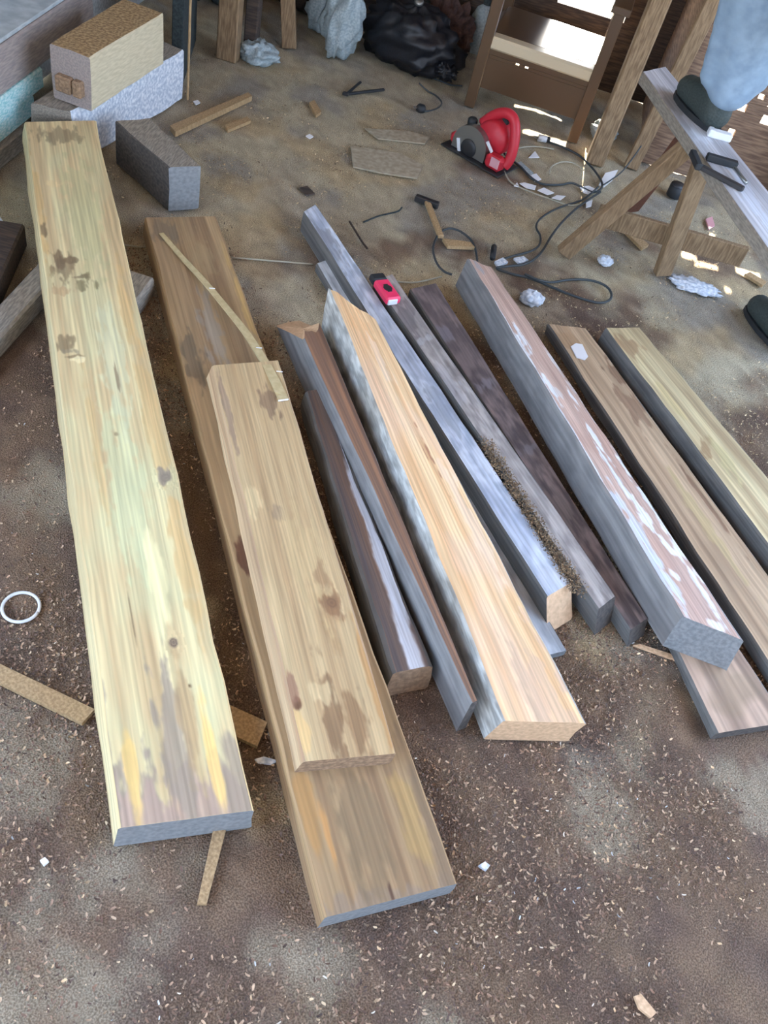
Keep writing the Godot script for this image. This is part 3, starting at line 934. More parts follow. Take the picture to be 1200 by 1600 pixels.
func chair() -> void:
	var a := px(725, 165)
	var b := px(900, 225)
	var d := b - a
	var t := thing("low_chair", "low brown varnished armchair with a pale front rail, by the sunlit gap", "chair", (a + b) * 0.5, -atan2(d.z, d.x))
	var w := d.length() * 0.5 - 0.02
	for s in [-1, 1]:
		var st := begin()
		bar(st, Vector3(w * s, 0, -0.02), Vector3(w * s, 0.52, -0.02), 0.045, 0.04, Vector3.RIGHT)
		part("front_leg", done(st), M.varnish, t)
		st = begin()
		bar(st, Vector3(w * s, 0, -0.47), Vector3(w * s, 0.32, -0.45), 0.045, 0.04, Vector3.RIGHT)
		bar(st, Vector3(w * s, 0.30, -0.45), Vector3(w * s, 0.86, -0.60), 0.045, 0.04, Vector3.RIGHT)
		part("rear_leg", done(st), M.varnish, t)
		st = begin()
		bar(st, Vector3(w * s, 0.535, 0.03), Vector3(w * s, 0.535, -0.52), 0.075, 0.028)
		part("armrest", done(st), M.varnish, t)
		st = begin()
		bar(st, Vector3(w * s, 0.06, -0.03), Vector3(w * s, 0.10, -0.46), 0.025, 0.035)
		part("stretcher", done(st), M.tan_wood, t)
		st = begin()
		bar(st, Vector3(w * s, 0.235, -0.03), Vector3(w * s, 0.235, -0.46), 0.025, 0.06)
		part("side_rail", done(st), M.varnish, t)
	part("seat", box(Vector3(w * 2 - 0.01, 0.022, 0.36), Vector3(0, 0.276, -0.27), 0.004), M.varnish, t)
	part("front_rail", box(Vector3(w * 2 - 0.03, 0.05, 0.065), Vector3(0, 0.272, -0.035), 0.008), M.pale_varnish, t)
	part("apron", box(Vector3(w * 2 - 0.04, 0.022, 0.018), Vector3(0, 0.237, -0.02), 0.002), M.varnish, t)
	part("apron", box(Vector3(w * 2 - 0.04, 0.125, 0.018), Vector3(0, 0.1515, -0.02), 0.002), M.varnish, t)
	var gaps := [-w + 0.02, -0.095, -0.08, -0.055, -0.04, w - 0.02]
	for k in 3:
		part("apron", box(Vector3(gaps[k * 2 + 1] - gaps[k * 2], 0.012, 0.018), Vector3((gaps[k * 2 + 1] + gaps[k * 2]) * 0.5, 0.22, -0.02), 0.001), M.varnish, t)
	part("rear_rail", box(Vector3(w * 2 - 0.02, 0.05, 0.025), Vector3(0, 0.255, -0.445), 0.004), M.varnish, t)
	for k in 3:
		var y := 0.50 + k * 0.15
		part("back_rail", box(Vector3(w * 2 - 0.02, 0.045, 0.022), Vector3(0, y, -0.45 - (y - 0.31) * 0.27), 0.004), M.varnish, t)


func sawhorse() -> void:
	var top_h := 0.52
	var c := corners([[1004, 112], [1041, 104], [1310, 430], [1310, 546]], top_h, top_h)
	var mid: Vector3 = (c[0] + c[1] + c[2] + c[3]) * 0.25
	mid.y = 0.0
	var t := thing("trestle", "wooden trestle with a plank top coloured pale for sky light and splayed legs", "trestle", mid)
	var sp := spots_px(c, [[1080, 205, 0.05, 0.05, c8(216, 222, 232), 0.7, 0.7], [1150, 300, 0.04, 0.12, c8(200, 208, 222), 0.7, 0.6], [1030, 150, 0.05, 0.08, c8(150, 150, 150), 0.6, 0.5], [1115, 195, 0.02, 0.01, c8(110, 80, 70), 0.7, 0.4]])
	var tm := wood_mat("trestle_top", wood(0.16, 1.1, c8(206, 208, 214), c8(162, 164, 172), 120, {"spots": sp, "mm": 0.003}), 0.6)  # pale bluish tone and patches put sky light into the colour
	var plank := timber("trestle_plank", c, 0.04, 0.04, [tm, M.grey_wood, M.grey_wood], "x", "x", {"seed": 31})
	remove_child(plank)
	plank.name = "top_plank"
	for k in ["label", "category"]:
		plank.remove_meta(k)
	t.add_child(plank)
	plank.position -= mid
	var under := top_h - 0.041
	var legs := [[[880, 398], 0.16], [[1033, 430], 0.16]]
	var axis: Vector3 = ((c[2] + c[3]) - (c[0] + c[1])).normalized()
	var footl := px(878, 400)
	var footr := px(1032, 432)
	var head: Vector3 = c[0].lerp(c[3], 0.30) + (c[1] - c[0]) * 0.3
	head.y = under
	var head2: Vector3 = c[0].lerp(c[3], 0.34) + (c[1] - c[0]) * 0.75
	head2.y = under
	var head0 := head
	for k in 2:
		if k == 1:                     # the far pair stands splayed outwards
			footl = Vector3(1.34, 0, -2.32)
			footr = Vector3(1.32, 0, -1.80)
			head = c[0].lerp(c[3], 0.93) + (c[1] - c[0]) * 0.6
			head2 = c[0].lerp(c[3], 0.97) + (c[1] - c[0]) * 0.7
			head.y = under
			head2.y = under
		var shift := Vector3.ZERO
		var st := begin()
		bar(st, footl + shift - mid + Vector3(0, 0.012, 0), head + shift - mid, 0.035, 0.06, axis)
		part("leg", done(st), M.post_wood, t)
		st = begin()
		bar(st, footr + shift - mid + Vector3(0, 0.012, 0), head2 + shift - mid, 0.035, 0.06, axis)
		part("leg", done(st), M.post_wood, t)
		if k == 0:
			st = begin()
			bar(st, px(938, 345, 0.14) - mid - axis * 0.04, px(1170, 412, 0.14) - mid - axis * 0.04, 0.022, 0.075)
			part("crossbar", done(st), M.post_wood, t)
	var st2 := begin()
	bar(st2, px(985, 330) - mid + Vector3(0, 0.01, 0), Vector3(head0.x, under, head0.z - 0.1) - mid, 0.03, 0.055, axis)
	part("brace", done(st2), M.red_wood, t)
	# things lying on the plank
	var at := px(1122, 216, top_h)
	var bx := thing("white_box", "small white carton lying on the trestle plank", "box", at, 0.1)
	part("carton", box(Vector3(0.075, 0.022, 0.03), Vector3(0, 0.011, 0), 0.003), M.paper, bx)
	part("cap", box(Vector3(0.018, 0.024, 0.031), Vector3(-0.03, 0.0125, 0), 0.003), M.white_plastic, bx)
	var cl := thing("bar_clamp", "dark steel clamp lying on the trestle plank", "clamp", Vector3(0, top_h, 0))
	var q := func(u, v, y): return px(u, v, top_h + y) - Vector3(0, top_h, 0)
	var cs := begin()
	bar(cs, q.call(1082, 238, 0.012), q.call(1092, 262, 0.012), 0.02, 0.02)
	part("jaw", done(cs), M.rubber_black, cl)
	cs = begin()
	bar(cs, q.call(1090, 258, 0.01), q.call(1162, 296, 0.01), 0.014, 0.016)
	part("rail", done(cs), M.dark_steel, cl)
	cs = begin()
	bar(cs, q.call(1104, 244, 0.012), q.call(1152, 258, 0.012), 0.022, 0.02)
	part("grip", done(cs), M.rubber_black, cl)
	cs = begin()
	tube(cs, PackedVector3Array([q.call(1148, 262, 0.015), q.call(1166, 286, 0.015)]), 0.006)
	part("screw", done(cs), M.steel, cl)


# ---------------------------------------------------------------- bodies: tapered capsules joined smoothly, meshed as surface nets
func flesh(bones: Array, cell: float, soft: float) -> SurfaceTool:
	var lo := Vector3(1e9, 1e9, 1e9)
	var hi := -lo
	for b in bones:
		var r: float = maxf(b[2], b[3]) + soft + cell * 2.0
		lo = lo.min(b[0] - Vector3.ONE * r).min(b[1] - Vector3.ONE * r)
		hi = hi.max(b[0] + Vector3.ONE * r).max(b[1] + Vector3.ONE * r)
	var n := Vector3i(((hi - lo) / cell).ceil()) + Vector3i.ONE
	var f := PackedFloat32Array()
	f.resize(n.x * n.y * n.z)
	f.fill(9.0)
	for b in bones:
		var p: Vector3 = b[0]
		var d: Vector3 = b[1] - b[0]
		var dd := maxf(d.length_squared(), 1e-9)
		var ra: float = b[2]
		var rb: float = b[3]
		var r := maxf(ra, rb) + soft + cell * 1.5
		var a := Vector3i(((b[0].min(b[1]) - Vector3.ONE * r - lo) / cell).floor()).clamp(Vector3i.ZERO, n - Vector3i.ONE)
		var e := Vector3i(((b[0].max(b[1]) + Vector3.ONE * r - lo) / cell).ceil()).clamp(Vector3i.ZERO, n - Vector3i.ONE)
		for z in range(a.z, e.z + 1):
			for y in range(a.y, e.y + 1):
				var row := (z * n.y + y) * n.x
				for x in range(a.x, e.x + 1):
					var q := lo + Vector3(x, y, z) * cell - p
					var t := clampf(q.dot(d) / dd, 0.0, 1.0)
					var v := (q - d * t).length() - lerpf(ra, rb, t)
					var o := f[row + x]
					if o > 8.0:
						f[row + x] = v
					else:
						var h := maxf(soft - absf(o - v), 0.0) / soft
						f[row + x] = minf(o, v) - h * h * soft * 0.25
	var at := {}
	var sy := n.x
	var sz := n.x * n.y
	var offs := [0, 1, sy, sy + 1, sz, sz + 1, sz + sy, sz + sy + 1]
	var edges := [[0, 1], [0, 2], [0, 4], [1, 3], [1, 5], [2, 3], [2, 6], [3, 7], [4, 5], [4, 6], [5, 7], [6, 7]]
	var crossed := []
	for z in n.z - 1:
		for y in n.y - 1:
			var row := (z * n.y + y) * n.x
			for x in n.x - 1:
				var i := row + x
				if f[i] > 3.0 * cell or f[i] < -3.0 * cell:
					continue
				var sum := Vector3.ZERO
				var k := 0
				for e in edges:
					var va := f[i + offs[e[0]]]
					var vb := f[i + offs[e[1]]]
					if (va < 0.0) != (vb < 0.0):
						var t := va / (va - vb)
						var pa := Vector3(e[0] & 1, (e[0] >> 1) & 1, e[0] >> 2)
						var pb := Vector3(e[1] & 1, (e[1] >> 1) & 1, e[1] >> 2)
						sum += pa.lerp(pb, t)
						k += 1
				if k:
					at[i] = lo + (Vector3(x, y, z) + sum / k) * cell
					crossed.append(i)
	var st := begin()
	st.set_smooth_group(1)
	for i in crossed:
		for pair in [[1, sy, sz], [sy, sz, 1], [sz, 1, sy]]:
			var va := f[i]
			var vb := f[i + pair[0]]
			if (va < 0.0) == (vb < 0.0):
				continue
			var q := [i, i - pair[1], i - pair[1] - pair[2], i - pair[2]]
			if not q.all(func(w): return at.has(w)):
				continue
			if va < 0.0:
				quad(st, at[q[3]], at[q[2]], at[q[1]], at[q[0]])
			else:
				quad(st, at[q[0]], at[q[1]], at[q[2]], at[q[3]])
	return done(st)


func hand_bones(wrist: Vector3, dir: Vector3, palm_n: Vector3, s: float) -> Array:   # dir: towards the fingers; palm_n: out of the palm; s: +1 thumb on dir x palm_n side
	var out := []
	var side := dir.cross(palm_n).normalized() * s
	for k in 4:
		var o := side * (0.030 - 0.020 * k)
		var root := wrist + dir * 0.085 + o
		out.append([wrist + dir * 0.02 + o * 0.7, root, 0.014, 0.012])
		var long: float = [0.068, 0.078, 0.072, 0.055][k]
		var m := root + (dir * 0.85 + palm_n * 0.4).normalized() * long * 0.55
		var e := m + (dir * 0.5 + palm_n * 0.85).normalized() * long * 0.45
		out.append([root, m, 0.0095, 0.0088])
		out.append([m, e, 0.0088, 0.0075])
	var tb := wrist + dir * 0.035 + side * 0.032
	var tm := tb + (dir * 0.6 + side * 0.7 + palm_n * 0.3).normalized() * 0.04
	out.append([wrist + dir * 0.02 + side * 0.015, tb, 0.014, 0.013])
	out.append([tb, tm, 0.012, 0.0105])
	out.append([tm, tm + (dir * 0.85 + palm_n * 0.5).normalized() * 0.032, 0.0105, 0.0085])
	return out


func person() -> void:
	# one foot up on the trestle; only the raised lower leg shows in the photograph
	var toe := px(1066, 126, 0.565)
	var heel := px(1128, 190, 0.565)
	var fd := (toe - heel).normalized()
	var base := Vector3(1.08, 0, -2.74)
	var t := thing("person", "person in pale blue jeans resting one dark shoe on the trestle", "person", base)
	var rt := Vector3(-fd.z, 0, fd.x)
	var ankle := heel + fd * 0.05 + Vector3(0, 0.075, 0)
	var knee := ankle + Vector3(-0.07, 0.40, -0.03)
	var hip_l := Vector3(0.84, 0.95, -2.62)
	var hip_r := hip_l + rt * 0.19
	var ankle_r := Vector3(1.13, 0.09, -2.70)
	var knee_r := Vector3(1.09, 0.52, -2.77)
	var pelvis := (hip_l + hip_r) * 0.5 + Vector3(0, 0.05, 0)
	var chest := pelvis + Vector3(0, 0.36, 0) + fd * 0.16
	var neck := chest + Vector3(0, 0.17, 0) + fd * 0.04
	var head := neck + Vector3(0, 0.15, 0) + fd * 0.06
	var sh_l := chest - rt * 0.19 + Vector3(0, 0.09, 0)
	var sh_r := chest + rt * 0.19 + Vector3(0, 0.09, 0)
	var hand_l := knee + Vector3(0, 0.105, 0) - fd * 0.03
	var el_l := sh_l.lerp(hand_l, 0.5) - rt * 0.10 - Vector3(0, 0.05, 0)
	var el_r := sh_r + rt * 0.12 + Vector3(0, -0.26, 0) - fd * 0.1
	var hand_r := pelvis + rt * 0.20 + Vector3(0, 0.03, 0) + fd * 0.05
	var rel := func(list: Array) -> Array: return list.map(func(b): return [b[0] - base, b[1] - base, b[2], b[3]])
	var legs := [[hip_l, knee, 0.085, 0.06], [knee, ankle, 0.056, 0.042], [hip_r, knee_r, 0.085, 0.06], [knee_r, ankle_r, 0.056, 0.042]]
	var trunk := [[pelvis - rt * 0.06, pelvis + rt * 0.06, 0.12, 0.12], [pelvis, chest, 0.125, 0.14], [chest - rt * 0.08, chest + rt * 0.08, 0.12, 0.12], [chest, neck, 0.08, 0.055]]
	var arms := [[sh_l, el_l, 0.055, 0.045], [el_l, hand_l - (hand_l - el_l).normalized() * 0.05, 0.042, 0.03], [sh_r, el_r, 0.055, 0.045], [el_r, hand_r, 0.042, 0.03]]
	var skull := [[neck, head, 0.052, 0.06], [head, head + Vector3(0, 0.05, 0) - fd * 0.015, 0.082, 0.092], [head - Vector3(0, 0.05, 0) + fd * 0.035, head + fd * 0.02, 0.05, 0.07], [head + fd * 0.09 + Vector3(0, 0.02, 0), head + fd * 0.108 - Vector3(0, 0.012, 0), 0.01, 0.015]]
	for s in [-1, 1]:
		skull.append([head + rt * 0.088 * s + Vector3(0, 0.025, 0), head + rt * 0.088 * s - Vector3(0, 0.02, 0), 0.014, 0.012])
	var body_st := flesh(rel.call(legs + trunk + arms + [[neck, head, 0.05, 0.05]]), 0.022, 0.05)
	body_st.append_from(flesh(rel.call(skull), 0.008, 0.02).commit(), 0, Transform3D())
	var dl := (hand_l - el_l).normalized()
	var dr := (hand_r - el_r).normalized()
	body_st.append_from(flesh(rel.call(hand_bones(hand_l - dl * 0.06, dl, Vector3.DOWN, 1.0)), 0.005, 0.006).commit(), 0, Transform3D())
	body_st.append_from(flesh(rel.call(hand_bones(hand_r, dr, -rt, -1.0)), 0.005, 0.006).commit(), 0, Transform3D())
	var body := part("body", body_st, M.skin, t)
	var j := [[hip_l, knee, 0.112, 0.095], [knee, knee.lerp(ankle, 0.35) + Vector3(0.02, 0, 0.02), 0.092, 0.096], [knee.lerp(ankle, 0.35) + Vector3(0.02, 0, 0.02), ankle + Vector3(0.01, 0.02, 0.01), 0.094, 0.072],
		[hip_r, knee_r, 0.112, 0.09], [knee_r, ankle_r + Vector3(0, 0.03, 0), 0.085, 0.072], [pelvis - rt * 0.07, pelvis + rt * 0.07, 0.14, 0.14]]
	# creases at the bent knee and hem
	for k in 5:
		var m := knee.lerp(ankle, 0.45 + 0.12 * k)
		j.append([m - rt * 0.06 + fd * 0.02, m + rt * 0.06 - fd * 0.05 + Vector3(0, 0.03, 0), 0.03, 0.036])
	part("jeans", flesh(rel.call(j), 0.013, 0.03), M.denim, body)
	part("shirt", flesh(rel.call([[pelvis + Vector3(0, 0.06, 0), chest, 0.15, 0.16], [chest - rt * 0.1, chest + rt * 0.1, 0.135, 0.135], [sh_l, el_l, 0.075, 0.062], [el_l, el_l.lerp(hand_l, 0.6), 0.058, 0.05], [sh_r, el_r, 0.075, 0.062], [el_r, el_r.lerp(hand_r, 0.6), 0.058, 0.05]]), 0.016, 0.04), M.shirt, body)
	var hair := begin()
	hair.append_from(flesh(rel.call([[head + Vector3(0, 0.075, 0), head + Vector3(0, 0.06, 0) - fd * 0.04, 0.082, 0.085], [head - fd * 0.05, head - fd * 0.045 - Vector3(0, 0.04, 0), 0.06, 0.04]]), 0.009, 0.02).commit(), 0, Transform3D())
	part("hair", hair, M.hair, body)
	var tr := heel + (ankle_r - ankle)
	for k in 2:
		var h := heel if k == 0 else Vector3(ankle_r.x, 0.047, ankle_r.z) - fd * 0.05
		var s := flesh(rel.call([[h + fd * 0.04, h + fd * 0.22, 0.043, 0.04], [h + fd * 0.05 + Vector3(0, 0.02, 0), h + fd * 0.07 + Vector3(0, 0.075, 0), 0.046, 0.05], [h + fd * 0.09 + Vector3(0, 0.03, 0), h + fd * 0.17 + Vector3(0, 0.012, 0), 0.044, 0.04]]), 0.009, 0.02)
		var shoe := part("shoe", s, M.shoe, body)
		var so := begin()
		var o := PackedVector2Array()
		for a in 16:
			var an := TAU * a / 16.0
			var v := h + fd * (0.13 + cos(an) * 0.14) + rt * sin(an) * (0.044 + 0.004 * cos(an)) - base
			o.append(Vector2(v.x, v.z))
		slab(so, o, 0.018, Transform3D(Basis(), Vector3(0, h.y - base.y - 0.045, 0)))
		part("sole", done(so), M.rubber_black, shoe)


# ---------------------------------------------------------------- things along the back wall
func lump(size: Vector3, sd: int, amp: float, freq := 2.0, flat := 0.15, n := 22) -> SurfaceTool:
	var no := FastNoiseLite.new()
	no.seed = sd
	no.frequency = 1.0
	no.fractal_octaves = 3
	var st := begin()
	st.set_smooth_group(1)
	var p := func(i: int, j: int) -> Vector3:
		var a := TAU * (i % (n * 2)) / (n * 2.0)
		var b := PI * j / n
		var d := Vector3(cos(a) * sin(b), cos(b), sin(a) * sin(b))
		var r := 1.0 + amp * (no.get_noise_3dv(d * freq) + 0.5 * absf(no.get_noise_3dv(d * freq * 2.7)))
		var v := d * r
		v.y = maxf(v.y, -1.0 + flat)
		return Vector3(v.x * size.x, (v.y + 1.0 - flat) * size.y, v.z * size.z) * 0.5
	for j in n:
		for i in n * 2:
			quad(st, p.call(i, j), p.call(i + 1, j), p.call(i + 1, j + 1), p.call(i, j + 1))
	return done(st)


func back_junk() -> void:
	# uprights and boards
	var a := px(293, 156)
	var st := begin()
	bar(st, Vector3(0, 0, 0), Vector3(-0.06, 1.5, -0.16), 0.009, 0.012)
	solo("thin_rod", done(st), M.tan_wood, "thin pale rod standing beside the whitewashed block", "rod", a)
	a = px(318, 128)
	solo("black_sheet", box(Vector3(0.04, 0.95, 0.46), Vector3(0, 0.475, 0), 0.004, Basis(Vector3.UP, 0.25)), M.dark_cloth, "black panel standing on edge behind the thin pale rod", "panel", a + Vector3(-0.12, 0, -0.1))
	a = px(352, 96)
	solo("wall_post", box(Vector3(0.085, 1.9, 0.06), Vector3(0, 0.95, 0), 0.005), M.post_wood, "upright brown post next to the black panel", "post", a + Vector3(0, 0, -0.03))
	a = px(385, 92)
	solo("wall_post", box(Vector3(0.055, 1.9, 0.05), Vector3(0, 0.95, 0), 0.005), M.dark_boards, "narrow grey upright between the brown post and the leaning stave", "post", a + Vector3(0, 0, -0.05))
	a = px(452, 76)
	st = begin()
	bar(st, Vector3(0, 0, 0), Vector3(-0.30, 1.3, -0.30), 0.062, 0.02, Vector3.RIGHT)
	solo("leaning_stave", done(st), M.post_wood, "tan wooden stave leaning left of the white plastic bag", "stave", a)
	solo("crumpled_rag", lump(Vector3(0.15, 0.08, 0.12), 61, 0.5, 1.8), M.white_bag, "crumpled grey rag on the floor by the posts", "rag", px(402, 96))
	solo("wall_post", box(Vector3(0.075, 2.6, 0.075), Vector3(0, 1.3, 0), 0.006), M.post_wood, "thick squared post right of the low chair", "post", px(928, 258) + Vector3(0, 0, -0.03))
	st = begin()
	bar(st, Vector3.ZERO, Vector3(0.12, 1.6, -0.22), 0.06, 0.03, Vector3.RIGHT)
	solo("leaning_stave", done(st), M.post_wood, "tan stave leaning on the brown wall beyond the trestle", "stave", px(985, 262))
	solo("rusty_sheet", box(Vector3(0.62, 0.62, 0.03), Vector3(0, 0.31, 0), 0.004, Basis(Vector3.RIGHT, -0.15)), M.rust_cloth, "dark rusty sheet leaning on the wall behind the person", "panel", Vector3(1.55, 0, -3.62))
	# bags and heaps
	solo("plastic_bag", lump(Vector3(0.16, 0.34, 0.15), 62, 0.5, 1.7), M.white_bag, "crumpled whitish plastic bag beside the black sack", "bag", px(522, 92) + Vector3(0, 0, -0.06))
	solo("plastic_bag", lump(Vector3(0.13, 0.20, 0.12), 63, 0.5, 1.8), M.white_bag, "smaller whitish plastic bag behind the first one", "bag", px(494, 52) + Vector3(0, 0, -0.06))
	var sack := thing("black_sack", "long shiny black stuffed sack lying by the back wall", "sack", px(628, 112) + Vector3(0, 0, -0.08), -0.28)
	part("bag", lump(Vector3(0.44, 0.26, 0.24), 64, 0.35, 2.2), M.black_bag, sack)
	part("tied_neck", lump(Vector3(0.09, 0.07, 0.08), 65, 0.7, 3.0), M.black_bag, sack, Vector3(0.20, 0.03, 0.03))
	solo("cloth_heap", lump(Vector3(0.5, 0.42, 0.3), 66, 0.6, 2.4), M.dark_cloth, "dark blue-green heap of cloth behind the black sack", "cloth", px(620, 35) + Vector3(0, 0, -0.1))
	solo("cloth_heap", lump(Vector3(0.22, 0.22, 0.2), 67, 0.7, 2.8), M.rust_cloth, "dull reddish heap of rags left of the low chair", "cloth", px(700, 96) + Vector3(-0.06, 0, -0.08))
	solo("cloth_heap", lump(Vector3(0.26, 0.5, 0.22), 68, 0.6, 2.6), M.dark_boards, "brownish heap of rags behind the leaning stave", "cloth", px(470, 30) + Vector3(-0.02, 0, -0.15))
	solo("cloth_heap", lump(Vector3(0.4, 0.5, 0.3), 69, 0.6, 2.6), M.dark_cloth, "grey-green heap of rags behind the two posts", "cloth", px(395, 55) + Vector3(-0.34, 0, -0.3))
	var jug := thing("jug", "pale plastic jug standing left of the low chair", "jug", px(722, 108) + Vector3(0.02, 0, -0.26), 0.3)
	st = begin()
	lathe(st, Transform3D(), [Vector2(0, 0), Vector2(0.05, 0), Vector2(0.056, 0.01), Vector2(0.056, 0.15), Vector2(0.04, 0.19), Vector2(0.018, 0.205)])
	part("body", done(st), M.white_bag, jug)
	st = begin()
	lathe(st, Transform3D(Basis(), Vector3(0, 0.205, 0)), [Vector2(0.02, 0), Vector2(0.02, 0.022), Vector2(0, 0.022)])
	part("cap", done(st), M.dark_cloth, jug)
	st = begin()
	tube(st, smooth_path(PackedVector3Array([Vector3(0.03, 0.19, 0), Vector3(0.075, 0.19, 0), Vector3(0.08, 0.12, 0), Vector3(0.054, 0.09, 0)])), 0.008)
	part("handle", done(st), M.white_bag, jug)
	st = begin()
	lathe(st, Transform3D(Basis(Vector3.RIGHT, 0.5), Vector3.ZERO), [Vector2(0, 0.012), Vector2(0.016, 0.010), Vector2(0.022, 0.0), Vector2(0.0, 0.0)])  # steel disc added to give the sack a bright glint
	solo("sack_glint", done(st), M.steel, "small bright steel disc added as a glint on the black sack", "lid", px(628, 112) + Vector3(0.0, 0.262, -0.08))


func circular_saw() -> void:
	var a := px(689, 226)
	var b := px(778, 279)
	var d := b - a
	var t := thing("circular_saw", "red electric circular saw with grey blade guard and black knob", "saw", (a + b) * 0.5, -atan2(d.z, d.x))
	part("base_plate", box(Vector3(d.length(), 0.006, 0.15), Vector3(0, 0.004, -0.07), 0.002), M.dark_steel, t)
	var o := PackedVector2Array()
	for k in 17:
		var an := PI * k / 16.0
		o.append(Vector2(cos(an) * 0.08, -sin(an) * 0.08))
	o.append_array([Vector2(-0.08, 0.03), Vector2(0.08, 0.03)])
	var st := begin()
	slab(st, o, 0.035, Transform3D(Basis(Vector3.RIGHT, Vector3.BACK, Vector3.DOWN), Vector3(-0.03, 0.04, -0.055)))
	var guard := part("blade_guard", done(st), M.steel, t)
	st = begin()
	lathe(st, Transform3D(Basis(Vector3.RIGHT, PI / 2), Vector3(-0.03, 0.035, -0.019)), [Vector2(0, 0.006), Vector2(0.02, 0.006), Vector2(0.035, 0.003), Vector2(0.036, 0.0)], 24)
	part("arbor_cover", done(st), M.dark_steel, guard)
	part("depth_scale", box(Vector3(0.014, 0.05, 0.006), Vector3(-0.075, 0.03, -0.016), 0.001, Basis(Vector3.BACK, 0.4)), M.white_plastic, guard)
	part("guard_lever", box(Vector3(0.045, 0.012, 0.008), Vector3(0.06, 0.085, -0.016), 0.002, Basis(Vector3.BACK, -0.7)), M.white_plastic, guard)
	st = begin()
	lathe(st, Transform3D(Basis(Vector3.RIGHT, -PI / 2), Vector3(0.035, 0.095, -0.05)), [Vector2(0, 0), Vector2(0.062, 0), Vector2(0.068, 0.01), Vector2(0.068, 0.1), Vector2(0.055, 0.115), Vector2(0, 0.118)])
	part("motor_housing", done(st), M.red_plastic, t)
	part("front_housing", box(Vector3(0.055, 0.05, 0.06), Vector3(-0.105, 0.035, -0.055), 0.014), M.red_plastic, t)
	st = begin()
	lathe(st, Transform3D(Basis(), Vector3(-0.075, 0.07, -0.075)), [Vector2(0.008, 0), Vector2(0.01, 0.02), Vector2(0.02, 0.03), Vector2(0.02, 0.048), Vector2(0.012, 0.056), Vector2(0, 0.056)], 14)
	part("knob", done(st), M.rubber_black, t)
	st = begin()
	tube(st, smooth_path(PackedVector3Array([Vector3(-0.035, 0.12, -0.085), Vector3(0.01, 0.175, -0.085), Vector3(0.06, 0.2, -0.085), Vector3(0.10, 0.185, -0.08), Vector3(0.13, 0.12, -0.07), Vector3(0.138, 0.06, -0.06), Vector3(0.13, 0.03, -0.05)])), 0.020, 10)
	var handle := part("handle", done(st), M.red_plastic, t)
	part("trigger", box(Vector3(0.03, 0.014, 0.016), Vector3(0.06, 0.172, -0.085), 0.003, Basis(Vector3.BACK, -0.4)), M.rubber_black, handle)
	part("rear_housing", box(Vector3(0.075, 0.055, 0.05), Vector3(0.095, 0.037, -0.03), 0.012), M.red_plastic, t)
	part("rating_plate", box(Vector3(0.04, 0.036, 0.004), Vector3(0.108, 0.045, -0.003), 0.001), M.label_pink, t)


func cord(called: String, pts: Array, r: float, material: Material, label: String, lift := 0.0) -> MeshInstance3D:
	var base := px(pts[0][0], pts[0][1])
	var p := PackedVector3Array()
	for q in pts:
		var y: float = (q[2] if q.size() > 2 else 0.0) + r + 0.002 + lift
		p.append(px(q[0], q[1], y) - base)
	var st := begin()
	tube(st, smooth_path(p, 6), r, 7)
	return solo(called, done(st), material, label, "cord", base)


